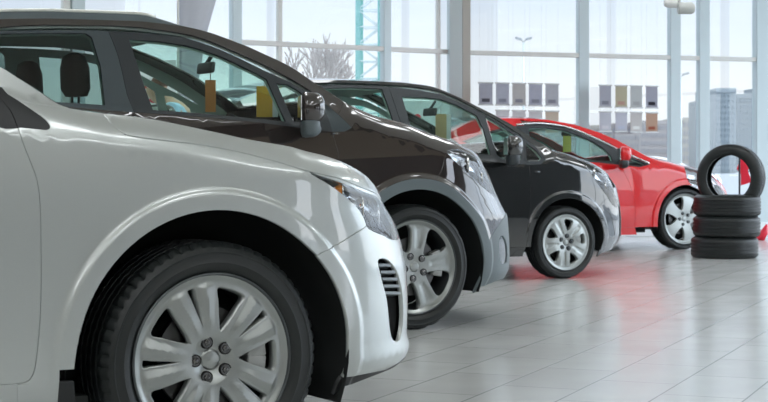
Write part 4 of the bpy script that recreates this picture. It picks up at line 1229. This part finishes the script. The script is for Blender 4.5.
LP = [post(KL, K, 62, 69, .08, ml), post(KL, K, 70, 83, .12, mm), post(KL, K, 231, 240, .10, mm), post(KL, K, 277, 281.5, .05, ml), post(KL, K, 382, 389, .10, mm), post(KL, K, 436.5, 439.5, .05, ml), post(KL, K, -60, -50, .1, mm), post(KL, K, -200, -190, .1, mm)]
g1 = glazing('window_1', KL, K, LP, [(2.28, .055)])
RP = [post(K, KR, 577.6, 587.5, .10, mm), post(K, KR, 669, 679, .10, mm), post(K, KR, 698, 708, .10, mm), post(K, KR, 754.6, 766, .12, mm), post(K, KR, 840, 850, .1, mm), post(K, KR, 930, 940, .1, mm)]
g2 = glazing('window_2', K, KR, RP, [(2.28, .055)])
g3 = glazing('window_3', KR, Vector((12, 7.6, 0)), [(s, .12, .12, mm) for s in (.1, 3, 6, 9, 12, 15.6)], [(2.28, .055)])
col = MB(); col.obox(K + Vector((-.075, -.16, H / 2)), Vector((.155, .03, 0)), Vector((-.03, .14, 0)), Vector((0, 0, H)))
col.build('trim_1', M['mullion'], bevel=.006)['kind'] = 'structure'
col = MB(); col.obox(K + Vector((.055, -.12, H / 2)), Vector((.10, .02, 0)), Vector((-.03, .14, 0)), Vector((0, 0, H)))
col.build('trim_2', pmat('beige_post', (.50, .50, .46), .5), bevel=.006)['kind'] = 'structure'

# unseen glowing ceiling panels, added to brighten the hall
M['lamp'] = pmat('fill_panel', (.9, .9, .9), .5, emit=(.95, .98, 1.0), estr=6.5)
for i, (x, y) in enumerate([(x, y) for x in (-6, -1.5, 3, 7.5) for y in (-5, -1.5, 2, 9.5, 13)]):
    if y > 12 and x < -5: continue
    o = MB().box(-.52, .52, -1.1, 1.1, -.06, 0).build('ceiling_fill_light', M['mullion_light']); o.location = (x, y, H)
    MB().box(-.5, .5, -1.07, 1.07, -.066, -.061).build('fill_panel', M['lamp'], o)
    tag(o, 'unseen glowing ceiling panel added to brighten the showroom', 'light', 'added ceiling fill lights')

# ------------------------------------------------------------------ outside
def sky():
    w = bpy.data.worlds.new('sky'); SC.world = w; w.use_nodes = True; nt = w.node_tree
    bg = nt.nodes['Background']; tc = nt.nodes.new('ShaderNodeTexCoord'); sx = nt.nodes.new('ShaderNodeSeparateXYZ')
    nt.links.new(tc.outputs['Generated'], sx.inputs[0])
    cr = nt.nodes.new('ShaderNodeValToRGB'); e = cr.color_ramp.elements
    e[0].position = 0.0; e[0].color = (.80, .82, .86, 1); e[1].position = .10; e[1].color = (.68, .75, .86, 1)
    x = e.new(.045); x.color = (.82, .84, .88, 1); x = e.new(.5); x.color = (1.6, 1.75, 2.0, 1)
    nt.links.new(sx.outputs['Z'], cr.inputs[0])
    n = nt.nodes.new('ShaderNodeTexNoise'); n.inputs['Scale'].default_value = 6; n.inputs['Detail'].default_value = 6
    mp = nt.nodes.new('ShaderNodeMapping'); mp.inputs['Scale'].default_value = (1, 1, 5); nt.links.new(tc.outputs['Generated'], mp.inputs[0]); nt.links.new(mp.outputs[0], n.inputs['Vector'])
    mx = nt.nodes.new('ShaderNodeMix'); mx.data_type = 'RGBA'; mx.inputs[7].default_value = (.84, .85, .88, 1)
    mr = nt.nodes.new('ShaderNodeMapRange'); mr.inputs[1].default_value = .45; mr.inputs[2].default_value = .75; mr.inputs[4].default_value = .5
    nt.links.new(n.outputs['Fac'], mr.inputs[0]); nt.links.new(mr.outputs[0], mx.inputs[0]); nt.links.new(cr.outputs[0], mx.inputs[6])
    # sky raised on the unseen right side, added for bright paint reflections
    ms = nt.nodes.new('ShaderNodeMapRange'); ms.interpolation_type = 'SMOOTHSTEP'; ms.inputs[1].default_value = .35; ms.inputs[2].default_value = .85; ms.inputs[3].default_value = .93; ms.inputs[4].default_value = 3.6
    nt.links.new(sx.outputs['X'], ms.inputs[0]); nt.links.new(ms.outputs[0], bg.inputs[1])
    nt.links.new(mx.outputs[2], bg.inputs[0])
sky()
GZ = -.25
M['asphalt'] = pmat('pale_forecourt', (.30, .32, .34), .8, noise=(.3, .08))
gnd = MB().box(-400, 400, 22, 900, GZ - .1, GZ)
gnd.build('ground', M['asphalt'])['kind'] = 'structure'
MB().box(12.3, 400, -60, 22, GZ - .1, GZ).build('ground_side', M['asphalt'])['kind'] = 'structure'
MB().box(-400, -10.3, -60, 22, GZ - .1, GZ).build('ground_far_side', M['asphalt'])['kind'] = 'structure'
def facade(name, mat, px0, px1, top, Y, label, rows, cols, depth=12, wmat=None, group=None, cat='building'):
    a, b = at(px0, top, Y), at(px1, top, Y)
    o = MB().box(0, b.x - a.x, 0, depth, 0, a.z - GZ).build(name, mat); o.location = (a.x, Y, GZ)
    w = b.x - a.x; h = a.z - GZ
    mb = MB()
    for i in range(cols):
        for j in range(rows):
            cx = w * (i + .5) / cols; cz = h * (j + .55) / rows
            mb.box(cx - w / cols * .28, cx + w / cols * .28, -.12, .02, cz - h / rows * .26, cz + h / rows * .26)
    mb.build('window_row', wmat, o)
    MB().box(0, w, -.1, depth, h, h + .5).build('roof_edge', mat, o)
    tag(o, label, cat, group); return o
M['towerA'] = pmat('tower_concrete', (.27, .31, .335), .9); M['towerB'] = pmat('tower_pale', (.22, .25, .265), .9); M['towerW'] = pmat('tower_window', (.20, .24, .27), .4)
M['blockA'] = pmat('block_pink', (.30, .27, .27), .9); M['blockB'] = pmat('block_beige', (.33, .31, .27), .9); M['blockW'] = pmat('block_window', (.22, .22, .25), .4)
facade('tower_block', M['towerB'], 706, 716, 103, 210, 'lowest and leftmost of the pale tower blocks on the horizon', 12, 3, wmat=M['towerW'])
facade('tower_block', M['towerA'], 716, 736, 92.5, 180, 'tallest pale blue tower block on the horizon', 14, 5, wmat=M['towerW'])
facade('tower_block', M['towerB'], 736.5, 753, 98, 200, 'pale tower block right of the tallest one', 13, 5, wmat=M['towerW'])
facade('tower_block', M['towerA'], 764, 790, 90, 215, 'tower block cut off at the right edge', 14, 5, wmat=M['towerW'])
hb = [(472, 500, 141, 'A'), (500, 520, 137, 'B'), (521, 556, 131, 'A'), (556, 590, 128, 'A'), (592, 612, 129, 'B'), (612, 640, 127, 'A'), (640, 668, 124, 'A'), (676, 706, 121, 'B')]
desc = ['behind the black minivan nose', 'low and narrow, under the left poster row', 'under the middle of the left poster row', 'just left of the third window post', 'just right of the third window post', 'under the right poster row', 'left of the fourth window post', 'between the two close window posts']
for k, (a, b, t, c) in enumerate(hb):
    facade('apartment_block', M['block' + c], a + .3, b - .3, t, 150 + 14 * k, ('pinkish' if c == 'A' else 'beige') + ' distant apartment block ' + desc[k], 6, 9, wmat=M['blockW'])

# street lamps
def lamp_post(px, y_top, Y, arms, label):
    b = at(px, 0, Y); zt = CAMZ + (HZ - y_top) / FPX * Y
    o = MB().tube([(0, 0, 0), (0, 0, zt - GZ)], [.045, .03], 8).build('street_lamp', M['mullion'], smooth=True); o.location = (b.x, Y, GZ)
    for s in arms:
        MB().tube([(0, 0, zt - GZ - .05), (s * .12, 0, zt - GZ + .08)], .03, 6).obox((s * .22, 0, zt - GZ + .1), (.28, 0, .07 * s), (0, .2, 0), (0, 0, .10)).build('lamp_head', pmat('lamp_head', (.25, .27, .28), .5), o)
    tag(o, label, 'lamp')
lamp_post(523.5, 41, 70, (-1, 1), 'two-armed street lamp seen above the left poster row')
lamp_post(681, 76, 75, (1,), 'single-armed street lamp between the two close window posts')

# lattice mast
mast = empty('lattice_mast', (at(369, 0, 30).x, 30, GZ)); tag(mast, 'turquoise lattice mast outside, left of a window post', 'mast')
M['teal'] = pmat('turquoise_steel', (.10, .34, .32), .5); M['tealD'] = pmat('turquoise_panel', (.04, .30, .26), .5)
wm = 22 / FPX * 30
for sx in (-.5, .5):
    for sy in (-.5, .5):
        MB().box(sx * wm - .045, sx * wm + .045, sy * wm - .045, sy * wm + .045, 0, 9).build('mast_leg', M['teal'], mast)
MB().box(-wm / 2 - .02, -wm / 2 + .10, -wm / 2, -wm / 2 + .04, 0, 9).build('mast_ladder', M['tealD'], mast)
br_ = MB(); st = .32; z = .2; fl = 1
while z < 8.8:
    for sy in (-.5, .5):
        br_.tube([(-.5 * wm * fl, sy * wm, z), (.5 * wm * fl, sy * wm, z + st)], .013, 5); br_.tube([(-.5 * wm, sy * wm, z), (.5 * wm, sy * wm, z)], .013, 5)
    fl = -fl; z += st
br_.build('mast_bracing', M['mullion'], mast)
MB().box(-wm / 2, wm / 2, -wm / 2 - .03, -wm / 2, 2.2 - GZ, 2.45 - GZ).build('mast_plate', M['tealD'], mast)

# bare tree
tree = MB(); rt = random.Random(3)
def branch(p, d, l, r, k):
    q = p + d * l; tree.tube([p, (p + q) / 2 + Vector((rt.uniform(-.03, .03), 0, 0)) * l, q], [r, r * .85, r * .72], 5, False)
    if k == 0: return
    for _ in range(3 if k > 2 else 4):
        e = (d + Vector((rt.uniform(-.6, .6), rt.uniform(-.5, .5), rt.uniform(-.05, .35)))).normalized()
        branch(p + d * l * rt.uniform(.55, 1), e, l * rt.uniform(.6, .8), r * .70, k - 1)
branch(Vector((0, 0, 0)), Vector((0, 0, 1)), 1.5, .075, 5)
t = tree.build('bare_tree', pmat('bark', (.30, .26, .24), .9)); p = at(318, 0, 34); t.location = (p.x, 34, GZ); t.scale = (.9, .9, 1.05)
tag(t, 'bare leafless tree outside behind the brown car', 'tree')

# posters hanging in rows inside the glass
M['wire'] = pmat('wire', (.45, .45, .45), .4, .8)
def poster_mat(i, base, blot):
    m, nt, b = new_mat('poster_print_%d' % i); tc = nt.nodes.new('ShaderNodeTexCoord')
    sp_ = nt.nodes.new('ShaderNodeSeparateXYZ'); nt.links.new(tc.outputs['Generated'], sp_.inputs[0])
    n = nt.nodes.new('ShaderNodeTexNoise'); n.inputs['Scale'].default_value = 5 + i; nt.links.new(tc.outputs['Generated'], n.inputs['Vector'])
    # block of print low on the sheet
    def band(sock, lo, hi):
        a = nt.nodes.new('ShaderNodeMath'); a.operation = 'GREATER_THAN'; a.inputs[1].default_value = lo; nt.links.new(sock, a.inputs[0])
        c = nt.nodes.new('ShaderNodeMath'); c.operation = 'LESS_THAN'; c.inputs[1].default_value = hi; nt.links.new(sock, c.inputs[0])
        d = nt.nodes.new('ShaderNodeMath'); d.operation = 'MULTIPLY'; nt.links.new(a.outputs[0], d.inputs[0]); nt.links.new(c.outputs[0], d.inputs[1]); return d.outputs[0]
    k = nt.nodes.new('ShaderNodeMath'); k.operation = 'MULTIPLY'; nt.links.new(band(sp_.outputs['X'], .2, .78), k.inputs[0]); nt.links.new(band(sp_.outputs['Z'], .12, .28), k.inputs[1])
    mx0 = nt.nodes.new('ShaderNodeMix'); mx0.data_type = 'RGBA'; mx0.inputs[6].default_value = (*base, 1); mx0.inputs[7].default_value = tuple(v * .82 for v in base) + (1,); nt.links.new(n.outputs['Fac'], mx0.inputs[0])
    mx = nt.nodes.new('ShaderNodeMix'); mx.data_type = 'RGBA'; mx.inputs[7].default_value = (*blot, 1); nt.links.new(mx0.outputs[2], mx.inputs[6]); nt.links.new(k.outputs[0], mx.inputs[0])
    nt.links.new(mx.outputs[2], b.inputs['Base Color']); b.inputs['Roughness'].default_value = .6
    b.inputs['Transmission Weight'].default_value = 0
    b.inputs['Subsurface Weight'].default_value = 0
    out = nt.nodes['Material Output']; tl = nt.nodes.new('ShaderNodeBsdfTranslucent'); ms = nt.nodes.new('ShaderNodeMixShader'); ms.inputs[0].default_value = .75
    nt.links.new(mx.outputs[2], tl.inputs[0]); nt.links.new(b.outputs[0], ms.inputs[1]); nt.links.new(tl.outputs[0], ms.inputs[2]); nt.links.new(ms.outputs[0], out.inputs[0])
    return m
dR = (KR - K).normalized(); nR = Vector((dR.y, -dR.x, 0))
def poster(i, x0, x1, y0, y1, base, blot, label, low=False):
    A = K + nR * .35; s0, s1 = along(A, A + dR, x0), along(A, A + dR, x1)
    p0, p1 = A + dR * s0, A + dR * s1; c = (p0 + p1) / 2
    z1 = CAMZ + (HZ - y0) / FPX * c.y; z0 = CAMZ + (HZ - y1) / FPX * c.y
    w = (p1 - p0).length; h = z1 - z0
    o = MB().box(-w / 2, w / 2, -.004, .004, -h / 2, h / 2).build('hanging_poster', poster_mat(i, base, blot)); o.location = (c.x, c.y, (z0 + z1) / 2); o.rotation_euler = (0, 0, math.atan2(dR.y, dR.x))
    MB().box(-w / 2 - .01, w / 2 + .01, -.008, .008, h / 2 - .006, h / 2 + .012).build('poster_clip', M['wire'], o)
    MB().box(-w / 2 - .01, w / 2 + .01, -.008, .008, -h / 2 - .012, -h / 2 + .006).build('poster_clip', M['wire'], o)
    wr = MB()
    for sx in (-1, 1):
        wr.tube([(sx * w * .46, 0, h / 2), (sx * w * .46, 0, h / 2 + .06 if low else H - o.location.z)], .0007, 4)
    wr.build('hanging_wire', M['wire'], o)
    tag(o, label, 'poster', 'posters hanging before the glass')
xs = [(479, 492.5), (496, 509), (512.5, 525.5), (529, 542), (545.5, 558.5)]
ordn = ['leftmost', 'second from the left', 'middle', 'second from the right', 'rightmost']
tones = [(.60, .60, .64), (.62, .62, .66), (.66, .64, .62), (.62, .62, .67), (.65, .65, .67)]
for i, (a, b) in enumerate(xs):
    poster(i, a, b, 83 + i * .3, 104.5 + i * .3, tones[i], (.18, .18, .20) if i == 0 else (.38, .38, .42), 'grey hanging poster, %s of the upper row of five' % ordn[i])
for i, (a, b) in enumerate(xs[1:]):
    poster(10 + i, a, b, 110.5 + i * .3, 132 + i * .3, (.74, .72, .72) if i < 3 else (.74, .66, .58), (.62, .62, .64), 'pale hanging poster %s, partly hidden by the red car roof' % ('under the second upper one', 'under the middle upper one', 'under the fourth upper one', 'under the rightmost upper one')[i], True)
xr_ = [(599.5, 611), (615.5, 627), (630.5, 642), (646, 657.5)]
o4 = ['first from the left', 'second from the left', 'third from the left', 'rightmost']
t4 = [(.64, .64, .68), (.70, .66, .54), (.72, .73, .72), (.62, .62, .67)]; b4 = [(.38, .38, .42), (.62, .45, .40), (.55, .55, .55), (.10, .10, .12)]
for i, (a, b) in enumerate(xr_):
    poster(20 + i, a, b, 85.5 + i * .3, 107 + i * .3, t4[i], b4[i], 'hanging poster, %s in the upper row of four on the right' % o4[i])
    poster(30 + i, a, b, 112 + i * .3, 131 + i * .3, [(.76, .76, .79), (.75, .75, .79), (.78, .76, .74), (.74, .58, .48)][i], [(.8, .78, .8), (.66, .68, .75), (.88, .88, .86), (.50, .22, .16)][i], 'hanging poster, %s in the lower row of four on the right' % o4[i], True)

# spotlight on a ceiling rod
sl = empty('spotlight', (at(679, 6, 14).x, 14, at(679, 6, 14).z)); tag(sl, 'white and grey ceiling spotlight at the top edge', 'lamp')
M['spotw'] = pmat('spot_white', (.85, .86, .85), .4); M['spotg'] = pmat('spot_grey', (.50, .52, .50), .4)
MB().lathe([(.001, -.01), (.045, -.01), (.052, 0), (.052, .11), (.035, .135), (.001, .14)], 28, 'x', (.0, 0, -.02)).build('spot_body', M['spotg'], sl, True, autosm=.6)
MB().lathe([(.001, -.13), (.03, -.13), (.045, -.10), (.048, -.02), (.001, -.015)], 28, 'x', (0, 0, .03)).build('spot_head', M['spotw'], sl, True, autosm=.6)
MB().tube([(0, 0, 0), (0, 0, H - sl.location.z)], .012, 8).build('spot_rod', M['spotg'], sl)

# ------------------------------------------------------------------ loose tyres
def loose_tyre(name, R, r, w, loc, rot, label, group=None):
    o0 = [(r, .022), (r + .012, .008), (r + (R - r) * .35, -.002), (r + (R - r) * .65, -.001), (R - .022, .008), (R - .006, .022)]
    tr = []; ng = 4; y0, y1 = .03, w - .03
    for g in range(ng):
        yc = y0 + (y1 - y0) * (g + .7) / (ng + .4); tr += [(R, yc - .0055), (R - .009, yc - .0045), (R - .009, yc + .0045), (R, yc + .0055)]
    full = o0 + tr + [(a, w - b) for a, b in reversed(o0)]
    inn = [(r, w - .035), (r + .02, w - .022), (R - .03, w - .02), (R - .02, w / 2), (R - .03, .02), (r + .02, .022), (r, .035)]
    def rf(k, i, rr, h):
        if 4 <= i <= 7 + 0 and k % 3 == 0 and i < 6: rr -= .005
        return rr, h
    o = MB().lathe(full + inn, 150, 'y', rfun=rf, closed=True).build(name, M['rubber'], autosm=.6)
    for k in range(3): pass
    o.location = loc; o.rotation_euler = rot
    tag(o, label, 'tyre', group)
    return o
YS = 15.75
TR = .328; TW = .205
for i, (px, lab) in enumerate(((724.5, 'black tyre lying on the floor, bottom of the stack of three'), (726.5, 'black tyre lying in the middle of the stack of three'), (727, 'black tyre lying on top of the stack of three'))):
    p = at(px, 0, YS)
    loose_tyre('car_tyre', TR, .22, TW, (p.x, YS, i * TW), (PI / 2, 0, .7 * i), lab, 'loose tyres stacked beside the red car')
p = at(727.5, 179, YS)
ty = loose_tyre('car_tyre', .330, .222, .20, (p.x - .02, YS - .10, 3 * TW + .330 - .160), (0, 0, math.radians(-30)), 'black tyre standing upright on top of the tyre stack', 'loose tyres stacked beside the red car')

# red stand with black pole behind the tyres
rs = empty('promotional_stand', (at(739.5, 0, 19.3).x, 19.3, 0)); tag(rs, 'red stand with a thin black pole behind the tyre stack', 'stand')
M['redp'] = pmat('red_plastic', (.75, .02, .05), .35)
MB().tube([(0, 0, 0), (0, 0, 1.05)], .012, 8).build('pole', M['trim'], rs)
MB().add([(.02, 0, .66), (.15, 0, .70), (.10, 0, .84), (.16, 0, .97), (.05, 0, 1.04), (.02, 0, .99), (-.03, 0, .86), (.02, 0, .80), (.02, .03, .66), (.15, .03, .70), (.10, .03, .84), (.16, .03, .97), (.05, .03, 1.04), (.02, .03, .99), (-.03, .03, .86), (.02, .03, .80)],
         [tuple(range(8)), tuple(range(8, 16))[::-1]] + [(i, (i + 1) % 8, (i + 1) % 8 + 8, i + 8) for i in range(8)]).build('red_panel', M['redp'], rs)
MB().tube([(0, 0, .012), (.20, 0, .012), (.26, 0, .03), (.30, 0, .10), (.33, 0, .19)], [.012, .02, .055, .045, .012], 10).build('red_foot', M['redp'], rs, True)

# feather banner
bn = empty('feather_banner', (at(199, 0, 15.5).x, 15.5, 0)); tag(bn, 'light grey tapering fabric banner standing behind the brown car', 'banner')
M['bannerm'] = pmat('banner_cloth', (.50, .52, .58), .8)
def bz(y): return CAMZ + (HZ - y) / FPX * 15.5
def bx(x): return (x - 199) / FPX * 15.5
prof = [(196, 110), (199, 80), (203, 55), (207.5, 30), (213, 10), (218, -8), (221, -40), (219, -80)]
mb = MB(); V = []; F = []
for i, (x, y) in enumerate(prof):
    for k in range(7):
        t_ = k / 6; xx = bx(179) * (1 - t_) + bx(x) * t_; V.append((xx, .03 * math.sin(t_ * 5 + i * .4), bz(y)))
n_ = len(V); V += [(a, b + .01, c) for a, b, c in V]
for i in range(len(prof) - 1):
    for k in range(6):
        a = i * 7 + k; F.append((a, a + 1, a + 8, a + 7)); F.append((a + n_, a + 7 + n_, a + 8 + n_, a + 1 + n_))
for i in range(len(prof) - 1):
    for a in (i * 7, i * 7 + 6): F.append((a, a + 7, a + 7 + n_, a + n_))
mb.add(V, F).build('banner_cloth', M['bannerm'], bn, True)
MB().tube([(bx(178), 0, 0), (bx(178), 0, bz(-85))], .012, 8).build('banner_pole', M['mullion_light'], bn)
MB().lathe([(.001, .04), (.18, .04), (.2, .0), (.001, 0)], 24, 'z', (bx(178), 0, 0)).build('banner_base', M['trim'], bn)

# white display board with red ovals
M['board'] = pmat('white_board', (.85, .86, .87), .5); 
YB = 16.0; bd = empty('display_board', (at(150, 0, YB).x, YB, 0)); tag(bd, 'white perforated display board with red oval signs behind the brown car', 'board')
zz = lambda y: CAMZ + (HZ - y) / FPX * YB
xx = lambda x: (x - 150) / FPX * YB
MB().box(xx(112), xx(176), 0, .03, .15, zz(60)).build('board_panel', M['board'], bd, bevel=.004)
MB().box(xx(114), xx(118), -.02, .2, 0, .18).box(xx(170), xx(174), -.02, .2, 0, .18).build('board_foot', M['mullion_light'], bd)
for (x, y, a, b) in ((150, 86.5, 6, 3.3), (153.5, 99.5, 4.2, 3.6), (128, 92, 5, 3.3)):
    MB().lathe([(.001, -.012), (.8, -.011), (1, -.004), (1, .0)], 28, 'y', (0, 0, 0)).build('red_oval', M['redp'], bd, True).location = (xx(x), 0, zz(y))
    COL.objects[-1].scale = (a / FPX * YB, 1, b / FPX * YB)
dots = MB()
for i in range(11):
    for y in (79, 93, 106): dots.box(xx(138 + i * 3) - .006, xx(138 + i * 3) + .006, -.003, 0, zz(y) - .006, zz(y) + .006)
dots.build('perforation', M['mullion_light'], bd)
# second board with one red dot, seen through the black car
YB2 = 15.0; b2 = empty('display_board', (at(424, 0, YB2).x, YB2, 0)); tag(b2, 'pale display board with one red dot seen through the black car', 'board')
MB().box(-.42, .24, 0, .03, .1, CAMZ + (HZ - 101) / FPX * YB2).build('board_panel', pmat('pale_blue_board', (.72, .82, .84), .5), b2, bevel=.004)
MB().lathe([(.001, -.012), (.028, -.01), (.033, 0)], 24, 'y').build('red_dot', M['redp'], b2, True).location = (at(417.5, 0, YB2).x - at(424, 0, YB2).x, 0, CAMZ + (HZ - 117.5) / FPX * YB2)
MB().box(-.40, -.36, -.15, .15, 0, .1).box(.18, .22, -.15, .15, 0, .1).build('board_foot', M['mullion_light'], b2)

# paper tags hanging in the windscreens
def tag_card(B, root, px, py0, py1, w, y, mat, label, name='price_tag', cat='tag', white=False):
    x, z1 = B.plane(px, py0, y); x2, z0 = B.plane(px, py1, y)
    wv = B.world(np.array([[x, y, z1]]))[0]
    k = FPX / wv[1]; h = (py1 - py0) / k; ww = w / k
    o = MB().box(-ww / 2, ww / 2, -.002, .002, -h, 0).build(name, mat); o.location = tuple(wv)
    MB().tube([(0, 0, 0), (0, 0, .05)], .003, 5).build('cord', M['wire'], o)
    if white: MB().box(ww / 2, ww / 2 + ww * white, -.001, .001, -h, -.005).build('white_strip', M['board'], o)
    tag(o, label, cat); return o
tag_card(B_brown, R_brown, 210.5, 80, 112, 10.5, -.05, M['orange_tag'], 'orange paper tag hanging from the inside mirror of the brown car')
tag_card(B_brown, R_brown, 264.5, 86, 117, 16, .30, M['yellow_tag'], 'yellow paper sheet behind the windscreen of the brown car', white=.35)
tag_card(B_black, R_black, 441, 114, 140, 11, .1, paper('beige_paper', (.85, .68, .42)), 'beige paper tag inside the black car', white=.4)
tag_card(B_red, R_red, 567, 136, 152, 8, .1, paper('lime_paper', (.92, .86, .30)), 'yellow green paper tag inside the red car')
# ------------------------------------------------------------------ person behind the brown car
def skin_body(name, pts, edges, radii, mat, parent=None, sub=2, root=0):
    me = bpy.data.meshes.new(name); me.from_pydata(pts, edges, []); me.update()
    o = link(name, me, mat, parent)
    md = o.modifiers.new('skin', 'SKIN'); md.use_smooth_shade = True
    sv = me.skin_vertices[0].data
    for i, r in enumerate(radii): sv[i].radius = r if isinstance(r, tuple) else (r, r); sv[i].use_root = (i == root)
    sb = o.modifiers.new('sub', 'SUBSURF'); sb.levels = sub; sb.render_levels = sub
    return o
M['skin'] = pmat('skin', (.62, .38, .27), .55)
M['shirt'] = pmat('blue_striped_shirt', (.42, .62, .80), .8, noise=(14, .12))
M['trousers'] = pmat('dark_trousers', (.03, .035, .05), .85)
M['hair'] = pmat('brown_hair', (.10, .06, .035), .7)
# figure stands facing left (-x), leaning well forward, hand on a bag strap
pl = at(172, 0, 11.2); PX, PY = pl.x + .08, 11.2
pr = empty('person', (PX, PY, 0)); tag(pr, 'person in a light blue shirt leaning forward, seen through the brown car window', 'person')
J = {'pel': (.10, 0, .90), 'wst': (.05, 0, 1.05), 'chs': (-.02, 0, 1.24), 'nck': (-.10, 0, 1.34), 'hd0': (-.15, 0, 1.38), 'hd1': (-.19, 0, 1.44), 'hd2': (-.21, 0, 1.50),
     'sR': (-.05, -.19, 1.28), 'eR': (-.05, -.26, 1.01), 'wR': (-.26, -.22, .90), 'sL': (-.05, .19, 1.28), 'eL': (-.07, .26, 1.01), 'wL': (-.28, .20, .92),
     'hR': (.10, -.10, .84), 'kR': (.10, -.11, .50), 'aR': (.18, -.11, .10), 'tR': (.02, -.12, .04), 'hL': (.10, .10, .84), 'kL': (.10, .11, .50), 'aL': (.18, .11, .10), 'tL': (.02, .12, .04),
     'mR': (-.33, -.21, .86), 'mL': (-.35, .19, .88)}
names = list(J); ix = {n: i for i, n in enumerate(names)}
E = [('pel', 'wst'), ('wst', 'chs'), ('chs', 'nck'), ('nck', 'hd0'), ('hd0', 'hd1'), ('hd1', 'hd2'), ('chs', 'sR'), ('sR', 'eR'), ('eR', 'wR'), ('wR', 'mR'), ('chs', 'sL'), ('sL', 'eL'), ('eL', 'wL'), ('wL', 'mL'),
     ('pel', 'hR'), ('hR', 'kR'), ('kR', 'aR'), ('aR', 'tR'), ('pel', 'hL'), ('hL', 'kL'), ('kL', 'aL'), ('aL', 'tL')]
Rr_ = dict(pel=.10, wst=.09, chs=.10, nck=.055, hd0=.07, hd1=.085, hd2=.07, sR=.06, eR=.042, wR=.03, sL=.06, eL=.042, wL=.03, hR=.085, kR=.058, aR=.042, tR=.035, hL=.085, kL=.058, aL=.042, tL=.035, mR=.035, mL=.035)
body = skin_body('body', [J[n] for n in names], [(ix[a], ix[b]) for a, b in E], [Rr_[n] for n in names], M['skin'], pr)
def sub_skin(name, keys, grow, mat):
    k = {n: i for i, n in enumerate(keys)}
    return skin_body(name, [J[n] for n in keys], [(k[a], k[b]) for a, b in E if a in k and b in k], [Rr_[n] + grow for n in keys], mat, pr)
sub_skin('shirt', ['pel', 'wst', 'chs', 'sR', 'eR', 'sL', 'eL'], .035, M['shirt'])
sub_skin('trousers', ['pel', 'hR', 'kR', 'aR', 'hL', 'kL', 'aL'], .014, M['trousers'])
hair = skin_body('hair', [(-.13, 0, 1.45), (-.16, 0, 1.51), (-.20, 0, 1.545)], [(0, 1), (1, 2)], [.085, .088, .07], M['hair'], pr)
for s, k in ((-1, 'mR'), (1, 'mL')):
    hx, hy, hz = J[k]
    for q in range(4):
        o_ = (q - 1.5) * .017
        MB().tube([(hx, hy + o_, hz), (hx - .045, hy + o_, hz - .03), (hx - .06, hy + o_, hz - .055)], [.009, .008, .006], 8).build('finger', M['skin'], pr, True)
    MB().tube([(hx + .02, hy + s * -.03, hz), (hx - .015, hy - s * .055, hz - .02), (hx - .035, hy - s * .05, hz - .04)], [.010, .009, .007], 8).build('thumb', M['skin'], pr, True)
MB().tube([(-.27, 0, 1.47), (-.30, 0, 1.44), (-.275, 0, 1.425)], [.008, .014, .008], 8).build('nose', M['skin'], pr, True)
for s in (-1, 1):
    MB().tube([(-.19, s * .083, 1.48), (-.18, s * .092, 1.45), (-.19, s * .084, 1.42)], [.010, .014, .009], 8).build('ear', M['skin'], pr, True)
    MB().tube([(-.278, s * .032, 1.475), (-.283, s * .032, 1.475)], [.011, .008], 8).build('eye', M['trousers'], pr, True)
MB().tube([(-.252, -.022, 1.390), (-.258, 0, 1.388), (-.252, .022, 1.390)], .006, 6).build('mouth', M['redp'], pr, True)

# ------------------------------------------------------------------ parked cars outside, copies of the coupe in white
def parked(loc, rz, label, mats):
    r = R_red.copy(); COL.objects.link(r); r.location = loc; r.rotation_euler = (0, 0, rz); r['label'] = label; r['group'] = 'cars parked outside'; r.name = 'parked_car'
    for ch in list(R_red.children):
        if ch.name.split('.')[0] in ('front_seat', 'rear_seat', 'dashboard', 'steering_wheel', 'inner_panel', 'pillar_trim'): continue
        c = ch.copy(); COL.objects.link(c); c.parent = r
        if c.data.materials and c.data.materials[0] == M['red']:
            c.data = c.data.copy(); c.data.materials[0] = mats
        for g in ch.children:
            d = g.copy(); COL.objects.link(d); d.parent = c
parked((at(705, 0, 55).x, 57, GZ), math.radians(12), 'white car parked outside, seen over the red bonnet', M['white'])
